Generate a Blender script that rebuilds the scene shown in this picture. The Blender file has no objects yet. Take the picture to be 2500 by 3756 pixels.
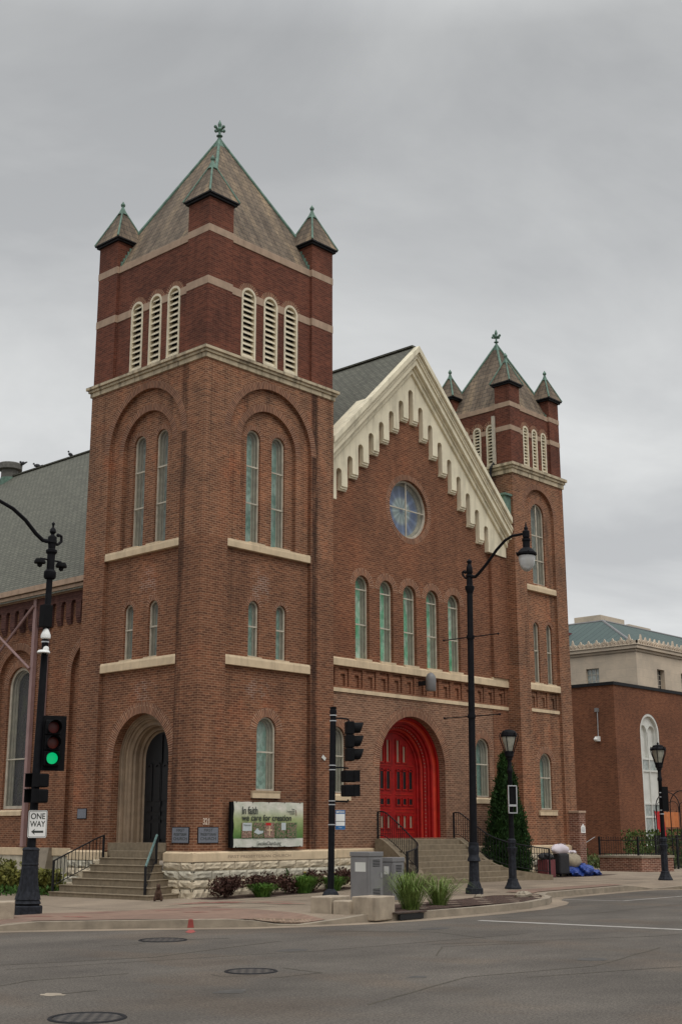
import bpy, bmesh, math, random
from mathutils import Vector, Matrix, Quaternion
from mathutils.geometry import tessellate_polygon, delaunay_2d_cdt
random.seed(7)
R = math.radians
SC = bpy.context.scene
COL = SC.collection

# ------------------------------------------------------------------ camera
def cam_setup():
    yaw, pitch, roll = 0.82995, 0.2456883, -0.002043
    f = Vector((math.sin(yaw)*math.cos(pitch), math.cos(yaw)*math.cos(pitch), math.sin(pitch)))
    r = Vector((math.cos(yaw), -math.sin(yaw), 0)); u = r.cross(f)
    r2 = r*math.cos(roll)+u*math.sin(roll); u2 = -r*math.sin(roll)+u*math.cos(roll)
    cd = bpy.data.cameras.new('camera'); co = bpy.data.objects.new('camera', cd); COL.objects.link(co)
    m = Matrix((r2, u2, -f)).transposed().to_4x4(); m.translation = Vector((-23.63193, -27.08692, 1.75))
    co.matrix_world = m
    cd.sensor_fit = 'VERTICAL'; cd.sensor_height = 36; cd.lens = 4634.863/3756*36
    cd.clip_start = .1; cd.clip_end = 2000
    SC.camera = co
cam_setup()
# ------------------------------------------------------------------ sky and sun
SUN_EL, SUN_AZ = R(52), R(200)      # azimuth clockwise from +Y
def world_setup():
    w = bpy.data.worlds.new('World'); SC.world = w; w.use_nodes = True
    nt = w.node_tree; N = nt.nodes; L = nt.links
    bg = N['Background']
    sky = N.new('ShaderNodeTexSky'); sky.sky_type = 'NISHITA'; sky.sun_disc = False
    sky.sun_elevation = SUN_EL; sky.sun_rotation = SUN_AZ
    sky.dust_density = 4
    tc = N.new('ShaderNodeTexCoord')
    sep = N.new('ShaderNodeSeparateXYZ'); L.new(tc.outputs['Generated'], sep.inputs[0])
    # project the direction on a flat cloud layer
    mx = N.new('ShaderNodeMath'); mx.operation = 'MAXIMUM'; L.new(sep.outputs['Z'], mx.inputs[0]); mx.inputs[1].default_value = 0
    ad = N.new('ShaderNodeMath'); ad.operation = 'ADD'; L.new(mx.outputs[0], ad.inputs[0]); ad.inputs[1].default_value = .22
    dx = N.new('ShaderNodeMath'); dx.operation = 'DIVIDE'; L.new(sep.outputs['X'], dx.inputs[0]); L.new(ad.outputs[0], dx.inputs[1])
    dy = N.new('ShaderNodeMath'); dy.operation = 'DIVIDE'; L.new(sep.outputs['Y'], dy.inputs[0]); L.new(ad.outputs[0], dy.inputs[1])
    cb = N.new('ShaderNodeCombineXYZ'); L.new(dx.outputs[0], cb.inputs[0]); L.new(dy.outputs[0], cb.inputs[1])
    n1 = N.new('ShaderNodeTexNoise'); n1.inputs['Scale'].default_value = 1.5; n1.inputs['Detail'].default_value = 7; n1.inputs['Roughness'].default_value = .55
    n1.inputs['Distortion'].default_value = .5
    L.new(cb.outputs[0], n1.inputs['Vector'])
    cr = N.new('ShaderNodeValToRGB'); L.new(n1.outputs['Fac'], cr.inputs[0])
    cr.color_ramp.elements[0].position = .37; cr.color_ramp.elements[0].color = (.82, .84, .86, 1)
    cr.color_ramp.elements[1].position = .64; cr.color_ramp.elements[1].color = (1.16, 1.18, 1.18, 1)
    # overcast sky: horizon bright band, zenith brighter overhead
    mr = N.new('ShaderNodeValToRGB'); L.new(mx.outputs[0], mr.inputs[0])
    e = mr.color_ramp.elements
    e[0].position = 0; e[0].color = (.72, .72, .72, 1)
    e[1].position = 1; e[1].color = (2.1, 2.1, 2.1, 1)
    for p, v in ((.12, .68), (.32, .63), (.46, .555), (.57, .50), (.72, 1.05)):
        q = e.new(p); q.color = (v, v, v, 1)
    mul = N.new('ShaderNodeMix'); mul.data_type = 'RGBA'; mul.blend_type = 'MULTIPLY'; mul.inputs['Factor'].default_value = 1
    L.new(cr.outputs[0], mul.inputs['A']); L.new(mr.outputs[0], mul.inputs['B'])
    sc = N.new('ShaderNodeMix'); sc.data_type = 'RGBA'; sc.blend_type = 'MULTIPLY'; sc.inputs['Factor'].default_value = 1
    L.new(sky.outputs[0], sc.inputs['A']); sc.inputs['B'].default_value = (.07, .07, .07, 1)
    mix = N.new('ShaderNodeMix'); mix.data_type = 'RGBA'; mix.inputs['Factor'].default_value = .97
    L.new(sc.outputs['Result'], mix.inputs['A']); L.new(mul.outputs['Result'], mix.inputs['B'])
    L.new(mix.outputs['Result'], bg.inputs['Color']); bg.inputs['Strength'].default_value = 1.0
    sd = bpy.data.lights.new('sun', 'SUN'); so = bpy.data.objects.new('sun', sd); COL.objects.link(so)
    sd.energy = 1.0; sd.angle = R(40); sd.color = (1, .965, .91)
    d = Vector((math.sin(SUN_AZ)*math.cos(SUN_EL), math.cos(SUN_AZ)*math.cos(SUN_EL), math.sin(SUN_EL)))
    so.rotation_euler = d.to_track_quat('Z', 'Y').to_euler()
world_setup()
SC.view_settings.view_transform = 'Standard'; SC.view_settings.look = 'None'
SC.view_settings.exposure = 0.0; SC.view_settings.gamma = 1; SC.view_settings.use_curve_mapping = False
SC.render.engine = 'CYCLES'; SC.cycles.max_bounces = 6; SC.cycles.transparent_max_bounces = 8
SC.cycles.caustics_reflective = False; SC.cycles.caustics_refractive = False

# ------------------------------------------------------------------ materials
def newmat(name):
    m = bpy.data.materials.new(name); m.use_nodes = True
    nt = m.node_tree; return m, nt, nt.nodes['Principled BSDF']
def noise(nt, scale, detail=3, vec=None, rough=.55):
    n = nt.nodes.new('ShaderNodeTexNoise'); n.inputs['Scale'].default_value = scale; n.inputs['Detail'].default_value = detail
    n.inputs['Roughness'].default_value = rough
    if vec is not None: nt.links.new(vec, n.inputs['Vector'])
    return n
def ramp(nt, fac, stops):
    c = nt.nodes.new('ShaderNodeValToRGB'); nt.links.new(fac, c.inputs[0]); e = c.color_ramp.elements
    while len(e) < len(stops): e.new(.5)
    for k, (p, col) in enumerate(stops):
        e[k].position = p; e[k].color = (*col, 1) if len(col) == 3 else col
    return c.outputs[0]
def mixc(nt, a, b, fac, mode='MIX'):
    m = nt.nodes.new('ShaderNodeMix'); m.data_type = 'RGBA'; m.blend_type = mode
    for s, v in (('A', a), ('B', b), ('Factor', fac)):
        if isinstance(v, (int, float)): m.inputs[s].default_value = v
        elif isinstance(v, tuple): m.inputs[s].default_value = (*v, 1) if len(v) == 3 else v
        else: nt.links.new(v, m.inputs[s])
    return m.outputs['Result']
def objpos(nt, scale=(1, 1, 1)):
    g = nt.nodes.new('ShaderNodeNewGeometry'); mp = nt.nodes.new('ShaderNodeMapping'); mp.inputs['Scale'].default_value = scale
    nt.links.new(g.outputs['Position'], mp.inputs[0]); return mp.outputs[0]
def bump(nt, b, h, strength, dist=.01):
    n = nt.nodes.new('ShaderNodeBump'); n.inputs['Strength'].default_value = strength; n.inputs['Distance'].default_value = dist
    nt.links.new(h, n.inputs['Height']); nt.links.new(n.outputs[0], b.inputs['Normal'])
def gray(c, k): return tuple(x*k for x in c)

def brick_mat(name, c1, c2, mort, patches=(), stain=.5, course=.069, blen=.21, msize=.010, dark=.5, soot=False, vary=.7):
    m, nt, b = newmat(name); N = nt.nodes; L = nt.links
    uv = N.new('ShaderNodeUVMap'); uv.uv_map = 'UVMap'
    t = N.new('ShaderNodeTexBrick'); L.new(uv.outputs[0], t.inputs['Vector'])
    t.inputs['Scale'].default_value = 1; t.inputs['Brick Width'].default_value = blen; t.inputs['Row Height'].default_value = course
    t.inputs['Mortar Size'].default_value = msize; t.inputs['Mortar Smooth'].default_value = .3
    t.inputs['Color1'].default_value = (*c1, 1); t.inputs['Color2'].default_value = (*c2, 1); t.inputs['Mortar'].default_value = (*mort, 1)
    t.offset = .5; t.inputs['Bias'].default_value = 0
    # per-brick wide variation: a coarse brick-cell noise
    nb = noise(nt, 1, 0); mp = N.new('ShaderNodeMapping'); mp.inputs['Scale'].default_value = (4.2, 14, 1); L.new(uv.outputs[0], mp.inputs[0]); L.new(mp.outputs[0], nb.inputs['Vector'])
    col = mixc(nt, t.outputs['Color'], ramp(nt, nb.outputs['Fac'], [(.35, (.74, .71, .71)), (.55, (1, 1, 1)), (.72, (1.16, 1.1, 1.06))]), vary, 'MULTIPLY')
    pos = objpos(nt)
    big = noise(nt, .55, 4, pos)
    for (pc, lo, hi, sc, seed) in patches:
        pn = noise(nt, sc, 3, objpos(nt, (1+seed*.13, 1, 1-seed*.07)))
        f = ramp(nt, pn.outputs['Fac'], [(lo, (0, 0, 0)), (hi, (1, 1, 1))])
        col = mixc(nt, col, mixc(nt, col, pc, .9, 'MULTIPLY'), f)
    col = mixc(nt, col, ramp(nt, big.outputs['Fac'], [(.3, (.78, .78, .8)), (.7, (1.15, 1.12, 1.1))]), .9, 'MULTIPLY')
    # rain streaks: noise stretched down the wall
    st = noise(nt, 1, 5, objpos(nt, (2.6, 2.6, .16)), .6)
    col = mixc(nt, col, ramp(nt, st.outputs['Fac'], [(.52, (1, 1, 1)), (.68, (dark, dark, dark*1.02))]), stain, 'MULTIPLY')
    if soot:     # white salts left on the joints below old leaks
        g0 = N.new('ShaderNodeNewGeometry')
        for (sx, sz, rx, rz) in ((2.65, 8.85, .45, .7), (2.62, 5.75, .6, .4)):
            mp2 = N.new('ShaderNodeMapping'); mp2.vector_type = 'POINT'
            v1 = N.new('ShaderNodeSeparateXYZ'); L.new(g0.outputs['Position'], v1.inputs[0])
            ad_ = N.new('ShaderNodeMath'); ad_.operation = 'ADD'; L.new(v1.outputs['X'], ad_.inputs[0]); L.new(v1.outputs['Y'], ad_.inputs[1])
            cb = N.new('ShaderNodeCombineXYZ'); L.new(ad_.outputs[0], cb.inputs[0]); L.new(v1.outputs['Z'], cb.inputs[1])
            L.new(cb.outputs[0], mp2.inputs[0]); mp2.inputs['Scale'].default_value = (1/rx, 1/rz, 1); mp2.inputs['Location'].default_value = (-sx/rx, -sz/rz, 0)
            gt = N.new('ShaderNodeTexGradient'); gt.gradient_type = 'SPHERICAL'; L.new(mp2.outputs[0], gt.inputs[0])
            en = noise(nt, 3, 3, pos)
            f0 = mixc(nt, ramp(nt, gt.outputs['Fac'], [(.0, (0, 0, 0)), (.35, (1, 1, 1))]), ramp(nt, en.outputs['Fac'], [(.42, (0, 0, 0)), (.58, (.4, .4, .4))]), 1, 'MULTIPLY')
            f0 = mixc(nt, f0, ramp(nt, t.outputs['Fac'], [(.2, (.06, .06, .06)), (.6, (1, 1, 1))]), 1, 'MULTIPLY')
            col = mixc(nt, col, (.55, .48, .42), f0)
    if soot:     # black run-off stains beside the corner piers
        g = N.new('ShaderNodeNewGeometry'); sp = N.new('ShaderNodeSeparateXYZ'); L.new(g.outputs['Position'], sp.inputs[0])
        sn = noise(nt, 1, 4, objpos(nt, (3, 3, .55)), .65)
        for ax, c0, wdt, amt in (('X', 4.72, .20, 1.0), ('Y', .92, .20, .8)):
            if not amt: continue
            d = N.new('ShaderNodeMath'); d.operation = 'SUBTRACT'; L.new(sp.outputs[ax], d.inputs[0]); d.inputs[1].default_value = c0
            ab = N.new('ShaderNodeMath'); ab.operation = 'ABSOLUTE'; L.new(d.outputs[0], ab.inputs[0])
            dv = N.new('ShaderNodeMath'); dv.operation = 'DIVIDE'; L.new(ab.outputs[0], dv.inputs[0]); dv.inputs[1].default_value = wdt
            ms = ramp(nt, dv.outputs[0], [(.4, (1, 1, 1)), (1, (0, 0, 0))])
            f = mixc(nt, ms, ramp(nt, sn.outputs['Fac'], [(.30, (0, 0, 0)), (.50, (amt,)*3)]), 1, 'MULTIPLY')
            col = mixc(nt, col, mixc(nt, col, (.30, .29, .30), 1, 'MULTIPLY'), f)
    L.new(col, b.inputs['Base Color']); b.inputs['Roughness'].default_value = .9
    b.inputs['Specular IOR Level'].default_value = .25
    bump(nt, b, t.outputs['Fac'], -.6, .012)
    return m

M = {}
MORT = (.37, .235, .150)
SOOT = 1
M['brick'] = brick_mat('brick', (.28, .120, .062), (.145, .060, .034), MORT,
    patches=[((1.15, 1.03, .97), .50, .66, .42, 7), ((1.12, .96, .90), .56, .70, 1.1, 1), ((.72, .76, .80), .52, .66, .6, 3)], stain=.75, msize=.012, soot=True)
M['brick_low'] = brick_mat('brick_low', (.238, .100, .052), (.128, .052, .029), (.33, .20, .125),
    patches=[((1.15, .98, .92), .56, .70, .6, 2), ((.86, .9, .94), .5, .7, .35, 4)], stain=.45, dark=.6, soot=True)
M['brick_red'] = brick_mat('brick_red', (.185, .060, .036), (.112, .037, .024), (.21, .105, .07),
    patches=[((.78, .82, .86), .5, .66, .6, 2)], stain=.4, msize=.008, dark=.6)
M['brick_front'] = brick_mat('brick_front', (.225, .090, .047), (.135, .051, .028), (.31, .18, .11), patches=[((1.1, 1.0, .95), .5, .7, .4, 5)], stain=.3)
M['brick_tan'] = brick_mat('brick_tan', (.25, .125, .075), (.15, .072, .044), (.37, .25, .17), patches=[((.85, .88, .9), .5, .7, .5, 6)], stain=.3, msize=.011)
M['voussoir'] = brick_mat('voussoir', (.25, .110, .062), (.145, .060, .038), (.39, .26, .175), stain=.35, blen=.5, msize=.012)
M['annex_brick'] = brick_mat('annex_brick', (.195, .078, .040), (.125, .046, .026), (.24, .12, .07), stain=.25)
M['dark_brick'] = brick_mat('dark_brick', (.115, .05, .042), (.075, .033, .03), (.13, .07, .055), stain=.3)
M['pier_brick'] = brick_mat('pier_brick', (.24, .10, .065), (.135, .048, .034), (.45, .33, .25), stain=.4)

def plain(name, col, rough=.7, var=.15, scale=3, metal=0, bumpk=0, spec=.5, streak=0, detail=4):
    m, nt, b = newmat(name)
    n = noise(nt, scale, detail, objpos(nt))
    lo, hi = gray(col, 1-var), gray(col, 1+var)
    c = ramp(nt, n.outputs['Fac'], [(.3, lo), (.7, hi)])
    if streak:
        st = noise(nt, 1, 5, objpos(nt, (4, 4, .5)), .65)
        c = mixc(nt, c, ramp(nt, st.outputs['Fac'], [(.48, (1, 1, 1)), (.66, (.35, .34, .33))]), streak, 'MULTIPLY')
    nt.links.new(c, b.inputs['Base Color']); b.inputs['Roughness'].default_value = rough; b.inputs['Metallic'].default_value = metal
    b.inputs['Specular IOR Level'].default_value = spec
    if bumpk:
        n2 = noise(nt, scale*9, 3, objpos(nt)); bump(nt, b, n2.outputs['Fac'], bumpk, .02)
    return m
M['limestone'] = plain('limestone', (.64, .50, .33), .85, .12, 2.5, streak=.25, bumpk=.15)
M['cornice_stone'] = plain('cornice_stone', (.54, .45, .31), .85, .16, 3, streak=.95, bumpk=.15)
M['band_stone'] = plain('band_stone', (.41, .29, .205), .85, .14, 3, streak=.3)
M['rock_stone'] = plain('rock_stone', (.54, .455, .33), .9, .25, 5, bumpk=.5, streak=.25)
M['rock_grey'] = plain('rock_grey', (.47, .43, .34), .9, .28, 5, bumpk=.5, streak=.35)
M['cream'] = plain('cream', (.80, .725, .54), .8, .09, 2, streak=.35)
M['frame_paint'] = plain('frame_paint', (.50, .45, .36), .7, .2, 4)
M['louver_paint'] = plain('louver_paint', (.70, .62, .46), .7, .12, 4, streak=.15)
M['tan_wood'] = plain('tan_wood', (.27, .195, .13), .6, .18, 3, streak=.35)
M['copper'] = plain('copper', (.12, .20, .155), .8, .35, 6)
M['dark_metal'] = plain('dark_metal', (.012, .012, .014), .6, .25, 6, spec=.2)
M['worn_black'] = plain('worn_black', (.017, .019, .025), .65, .5, 14, bumpk=.3, spec=.2)
M['pole_black'] = plain('pole_black', (.008, .008, .010), .65, .3, 8, spec=.12)
M['black_housing'] = plain('black_housing', (.007, .007, .008), .75, .2, 8, spec=.12)
M['rail_green'] = plain('rail_green', (.10, .17, .16), .45, .3, 8)
M['door_black'] = plain('door_black', (.008, .008, .009), .45, .3, 5, spec=.3)
M['red_paint'] = plain('red_paint', (.29, .006, .005), .55, .3, 4, streak=.25, spec=.3)
M['orange_paint'] = plain('orange_paint', (.50, .030, .008), .5, .2, 3)
M['white'] = plain('white', (.78, .78, .75), .6, .05, 3)
M['white_panel'] = plain('white_panel', (.62, .62, .58), .6, .08, 2)
M['steel'] = plain('steel', (.55, .55, .55), .35, .1, 5, metal=.8)
M['concrete_step'] = plain('concrete_step', (.21, .165, .11), .95, .18, 7, bumpk=.4, streak=.2)
M['cab_grey'] = plain('cab_grey', (.185, .18, .18), .5, .1, 3)
M['block_stone'] = plain('block_stone', (.36, .295, .22), .92, .18, 5, bumpk=.4, streak=.35)
M['mulch'] = plain('mulch', (.075, .042, .03), 1, .6, 26, bumpk=1)
M['kerb'] = plain('kerb', (.27, .225, .17), .95, .25, 3, bumpk=.3)
M['mauve'] = plain('mauve', (.30, .19, .18), .7, .12, 3)
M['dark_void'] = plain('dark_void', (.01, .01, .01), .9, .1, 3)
M['bag_blue'] = plain('bag_blue', (.015, .05, .26), .45, .25, 9)
M['bag_tan'] = plain('bag_tan', (.30, .25, .18), .9, .15, 8)
M['bag_black'] = plain('bag_black', (.012, .012, .014), .7, .3, 8)
M['pillow'] = plain('pillow', (.62, .56, .60), .9, .08, 4)
M['maroon'] = plain('maroon', (.14, .03, .035), .7, .2, 6)
M['bluegrey'] = plain('bluegrey', (.155, .165, .195), .55, .15, 20)
M['soil'] = plain('soil', (.06, .05, .035), 1, .4, 12)
M['bird'] = plain('bird', (.04, .04, .045), .8, .3, 12)
M['brown_fur'] = plain('brown_fur', (.06, .03, .018), .95, .5, 25, bumpk=.6)
M['lens_red'] = plain('lens_red', (.12, .006, .003), .4, .1, 5)
M['lens_amber'] = plain('lens_amber', (.14, .012, .003), .4, .1, 5)
M['text_dark'] = plain('text_dark', (.03, .035, .03), .7, .1, 5)
M['text_stone'] = plain('text_stone', (.33, .25, .18), .9, .1, 5)
M['text_white'] = plain('text_white', (.7, .68, .62), .6, .05, 5)
M['sign_blue'] = plain('sign_blue', (.02, .13, .33), .5, .1, 5)
M['number_cream'] = plain('number_cream', (.62, .5, .4), .6, .05, 5)
M['red_cloth'] = plain('red_cloth', (.45, .01, .01), .7, .15, 3)
M['orange_cloth'] = plain('orange_cloth', (.5, .16, .05), .8, .2, 3)
M['red_mark'] = plain('red_mark', (.28, .06, .05), .95, .2, 8)
M['paint_white'] = plain('paint_white', (.34, .32, .29), .9, .2, 6)
M['vent_grey'] = plain('vent_grey', (.12, .115, .10), .7, .3, 6)
M['rust_iron'] = plain('rust_iron', (.07, .045, .035), .8, .4, 9)
M['oil_stain'] = plain('oil_stain', (.060, .054, .048), .8, .25, 9)
M['taupe'] = plain('taupe', (.28, .20, .14), .8, .1, 5)
M['yellow_petal'] = plain('yellow_petal', (.75, .50, .02), .6, .1, 9)
M['trunk'] = plain('trunk', (.10, .07, .05), .95, .3, 12)

def emit_mat(name, col, s):
    m, nt, b = newmat(name); b.inputs['Base Color'].default_value = (*gray(col, .3), 1)
    b.inputs['Emission Color'].default_value = (*col, 1); b.inputs['Emission Strength'].default_value = s; return m
M['lens_green'] = emit_mat('lens_green', (.0, .42, .14), 1.0)
M['hand_red'] = emit_mat('hand_red', (.30, .02, .01), .25)

def leaf(name, c1, c2, scale=5):
    m, nt, b = newmat(name)
    n = noise(nt, scale, 3, objpos(nt)); n2 = noise(nt, scale*9, 1, objpos(nt))
    c = ramp(nt, n.outputs['Fac'], [(.32, c1), (.68, c2)])
    c = mixc(nt, c, ramp(nt, n2.outputs['Fac'], [(.3, (.55, .55, .55)), (.7, (1.5, 1.5, 1.4))]), .8, 'MULTIPLY')
    nt.links.new(c, b.inputs['Base Color']); b.inputs['Roughness'].default_value = .75; b.inputs['Specular IOR Level'].default_value = .2
    return m
M['arbor'] = leaf('arbor', (.008, .024, .006), (.025, .062, .012), 2.5)
M['burgundy'] = leaf('burgundy', (.035, .016, .014), (.085, .040, .030), 4)
M['green_blade'] = leaf('green_blade', (.045, .11, .018), (.13, .24, .045), 4)
M['dark_green'] = leaf('dark_green', (.025, .06, .012), (.06, .12, .025), 3)
M['olive'] = leaf('olive', (.07, .08, .018), (.21, .20, .05), 3)
M['weed'] = leaf('weed', (.035, .055, .018), (.10, .12, .04), 2)
M['weed_green'] = leaf('weed_green', (.03, .055, .012), (.085, .12, .03), 1.2)
M['grass_orn'] = leaf('grass_orn', (.07, .12, .02), (.20, .26, .08), 4)

def stained(name, cols, scale, rough=.25):
    m, nt, b = newmat(name)
    v = nt.nodes.new('ShaderNodeTexVoronoi'); v.inputs['Scale'].default_value = scale; nt.links.new(objpos(nt, (1, 1, .7)), v.inputs['Vector'])
    n = noise(nt, 2.6, 3, objpos(nt, (1, 1, .6)))
    c = ramp(nt, n.outputs['Fac'], [(.3, cols[0]), (.5, cols[1]), (.68, cols[2])])
    s = nt.nodes.new('ShaderNodeSeparateColor'); nt.links.new(v.outputs['Color'], s.inputs[0])
    c = mixc(nt, c, ramp(nt, s.outputs[0], [(.1, (.75, .75, .75)), (.9, (1.2, 1.2, 1.2))]), .8, 'MULTIPLY')
    nt.links.new(c, b.inputs['Base Color']); b.inputs['Roughness'].default_value = rough; b.inputs['Specular IOR Level'].default_value = .7
    return m
M['glass_green'] = stained('glass_green', ((.08, .50, .22), (.26, .68, .44), (.74, .90, .78)), 7)
M['glass_teal'] = stained('glass_teal', ((.12, .28, .23), (.26, .42, .36), (.46, .60, .54)), 12)
M['glass_grey'] = stained('glass_grey', ((.24, .28, .26), (.33, .36, .34), (.40, .42, .39)), 10)
M['glass_dark'] = stained('glass_dark', ((.02, .025, .03), (.035, .03, .045), (.05, .055, .04)), 4, .12)
def rose_glass():
    m, nt, b = newmat('rose_glass'); N = nt.nodes; L = nt.links
    uv = N.new('ShaderNodeUVMap'); uv.uv_map = 'UVMap'
    g = N.new('ShaderNodeTexGradient'); g.gradient_type = 'SPHERICAL'; L.new(uv.outputs[0], g.inputs[0])
    c = ramp(nt, g.outputs['Fac'], [(0, (.34, .42, .48)), (.12, (.30, .36, .46)), (.3, (.16, .22, .42)), (.48, (.20, .26, .44)), (.6, (.50, .58, .60)), (.85, (.42, .52, .55)), (.97, (.16, .2, .3))])
    gr = N.new('ShaderNodeTexGradient'); gr.gradient_type = 'RADIAL'; L.new(uv.outputs[0], gr.inputs[0])
    mm = N.new('ShaderNodeMath'); mm.operation = 'MULTIPLY'; L.new(gr.outputs['Fac'], mm.inputs[0]); mm.inputs[1].default_value = 75.4
    sn = N.new('ShaderNodeMath'); sn.operation = 'SINE'; L.new(mm.outputs[0], sn.inputs[0])
    c = mixc(nt, c, ramp(nt, sn.outputs[0], [(0, (.7, .7, .7)), (1, (1.3, 1.3, 1.3))]), .7, 'MULTIPLY')
    L.new(c, b.inputs['Base Color']); b.inputs['Roughness'].default_value = .3
    return m
M['rose_glass'] = rose_glass()
def storm_glass():
    m, nt, b = newmat('storm_glass'); N = nt.nodes
    out = N['Material Output']; tr = N.new('ShaderNodeBsdfTransparent'); tr.inputs[0].default_value = (.86, .88, .86, 1)
    b.inputs['Base Color'].default_value = (.42, .42, .40, 1); b.inputs['Roughness'].default_value = .15
    mx = N.new('ShaderNodeMixShader'); mx.inputs[0].default_value = .12
    nt.links.new(tr.outputs[0], mx.inputs[1]); nt.links.new(b.outputs[0], mx.inputs[2]); nt.links.new(mx.outputs[0], out.inputs[0])
    return m
M['storm_glass'] = storm_glass()
def globe_mat():
    m, nt, b = newmat('globe'); b.inputs['Base Color'].default_value = (.72, .72, .70, 1); b.inputs['Roughness'].default_value = .12
    b.inputs['Transmission Weight'].default_value = .35; b.inputs['Alpha'].default_value = 1
    return m
M['globe'] = globe_mat()
M['lantern_glass'] = plain('lantern_glass', (.34, .33, .27), .25, .35, 5)

def slate_mat(name, c1, c2, joint, row=.23, wid=.35, streaks=None, ms=.012):
    m, nt, b = newmat(name); N = nt.nodes; L = nt.links
    uv = N.new('ShaderNodeUVMap'); uv.uv_map = 'UVMap'
    t = N.new('ShaderNodeTexBrick'); L.new(uv.outputs[0], t.inputs['Vector']); t.inputs['Scale'].default_value = 1
    t.inputs['Brick Width'].default_value = wid; t.inputs['Row Height'].default_value = row; t.inputs['Mortar Size'].default_value = ms
    t.inputs['Color1'].default_value = (*c1, 1); t.inputs['Color2'].default_value = (*c2, 1); t.inputs['Mortar'].default_value = (*joint, 1)
    t.inputs['Mortar Smooth'].default_value = .2
    col = t.outputs['Color']
    if streaks:
        mp = N.new('ShaderNodeMapping'); mp.inputs['Scale'].default_value = (1.1, .16, 1); L.new(uv.outputs[0], mp.inputs[0])
        n = noise(nt, 1.3, 4, mp.outputs[0], .6)
        col = mixc(nt, col, ramp(nt, n.outputs['Fac'], [(.36, streaks[0]), (.5, (1, 1, 1)), (.68, streaks[1])]), 1, 'MULTIPLY')
    n2 = noise(nt, 9, 3, objpos(nt))
    col = mixc(nt, col, ramp(nt, n2.outputs['Fac'], [(.3, (.8, .8, .8)), (.7, (1.2, 1.2, 1.2))]), .8, 'MULTIPLY')
    L.new(col, b.inputs['Base Color']); b.inputs['Roughness'].default_value = .85; b.inputs['Specular IOR Level'].default_value = .3
    bump(nt, b, t.outputs['Fac'], -.5, .02)
    return m
M['slate'] = slate_mat('slate', (.195, .148, .105), (.145, .112, .082), (.065, .053, .043), streaks=((.55, .52, .5), (1.9, 1.8, 1.55)), ms=.014)
M['shingle'] = slate_mat('shingle', (.15, .15, .118), (.112, .112, .09), (.055, .053, .043), row=.16, wid=.3, ms=.02)
M['metal_roof'] = slate_mat('metal_roof', (.085, .118, .11), (.072, .10, .096), (.035, .05, .048), row=60, wid=.6, ms=.03)

def ground_mat(name, base, var, speck, patch=None):
    m, nt, b = newmat(name)
    n = noise(nt, .35, 5, objpos(nt), .6); s = noise(nt, 34, 6, objpos(nt), .8); k = noise(nt, 1, 5, objpos(nt, (.5, .9, 1)), .7)
    c = ramp(nt, n.outputs['Fac'], [(.3, gray(base, 1-var)), (.7, gray(base, 1+var))])
    c = mixc(nt, c, ramp(nt, k.outputs['Fac'], [(.35, (.85, .84, .84)), (.65, (1.15, 1.14, 1.12))]), .8, 'MULTIPLY')
    c = mixc(nt, c, ramp(nt, s.outputs['Fac'], [(.3, (1-speck,)*3), (.7, (1+speck,)*3)]), 1, 'MULTIPLY')
    if patch:
        p = noise(nt, .5, 2, objpos(nt, (1, .6, 1)))
        c = mixc(nt, c, mixc(nt, c, patch, 1, 'MULTIPLY'), ramp(nt, p.outputs['Fac'], [(.52, (0, 0, 0)), (.62, (1, 1, 1))]))
    nt.links.new(c, b.inputs['Base Color']); b.inputs['Roughness'].default_value = .93; b.inputs['Specular IOR Level'].default_value = .25
    bump(nt, b, s.outputs['Fac'], .4, .01)
    return m
M['asphalt'] = ground_mat('asphalt', (.098, .086, .074), .22, .8, (1.07, 1.0, .94))
M['old_concrete'] = ground_mat('old_concrete', (.25, .20, .15), .18, .3)
def tile_mat(name, c1, c2, mort, w, h, ms):
    m = brick_mat(name, c1, c2, mort, stain=0, course=h, blen=w, msize=ms, vary=.12); return m
M['paver'] = tile_mat('paver', (.25, .165, .125), (.205, .135, .10), (.2, .15, .115), .2, .1, .006)
M['ashlar'] = tile_mat('ashlar', (.62, .52, .40), (.57, .48, .37), (.53, .44, .34), 1.7, .62, .012)
M['tactile'] = tile_mat('tactile', (.30, .22, .16), (.27, .20, .15), (.2, .15, .11), .08, .08, .02)
def manhole_mat():
    m, nt, b = newmat('manhole_iron'); N = nt.nodes
    t = N.new('ShaderNodeTexChecker'); t.inputs['Scale'].default_value = 13; nt.links.new(objpos(nt), t.inputs['Vector'])
    t.inputs['Color1'].default_value = (.085, .075, .066, 1); t.inputs['Color2'].default_value = (.028, .026, .026, 1)
    nt.links.new(t.outputs[0], b.inputs['Base Color']); b.inputs['Roughness'].default_value = .6; b.inputs['Metallic'].default_value = .3
    return m
M['manhole'] = manhole_mat()
def gradient_banner():
    m, nt, b = newmat('banner_print'); N = nt.nodes; L = nt.links
    uv = N.new('ShaderNodeUVMap'); uv.uv_map = 'UVMap'; sp = N.new('ShaderNodeSeparateXYZ'); L.new(uv.outputs[0], sp.inputs[0])
    c = ramp(nt, sp.outputs['Y'], [(0, (.66, .64, .60)), (.185, (.66, .64, .60)), (.195, (.06, .15, .03)), (.35, (.16, .26, .07)), (.62, (.40, .44, .22)), (.85, (.66, .64, .58))])
    e = c.node.color_ramp.interpolation
    n = noise(nt, 3.2, 3, uv.outputs[0])
    c = mixc(nt, c, ramp(nt, n.outputs['Fac'], [(.35, (.72, .8, .68)), (.65, (1.12, 1.1, 1.05))]), .7, 'MULTIPLY')
    L.new(c, b.inputs['Base Color']); b.inputs['Roughness'].default_value = .45
    w = noise(nt, 5, 2, uv.outputs[0]); bump(nt, b, w.outputs['Fac'], .5, .05)
    return m
M['banner_print'] = gradient_banner()
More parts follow.
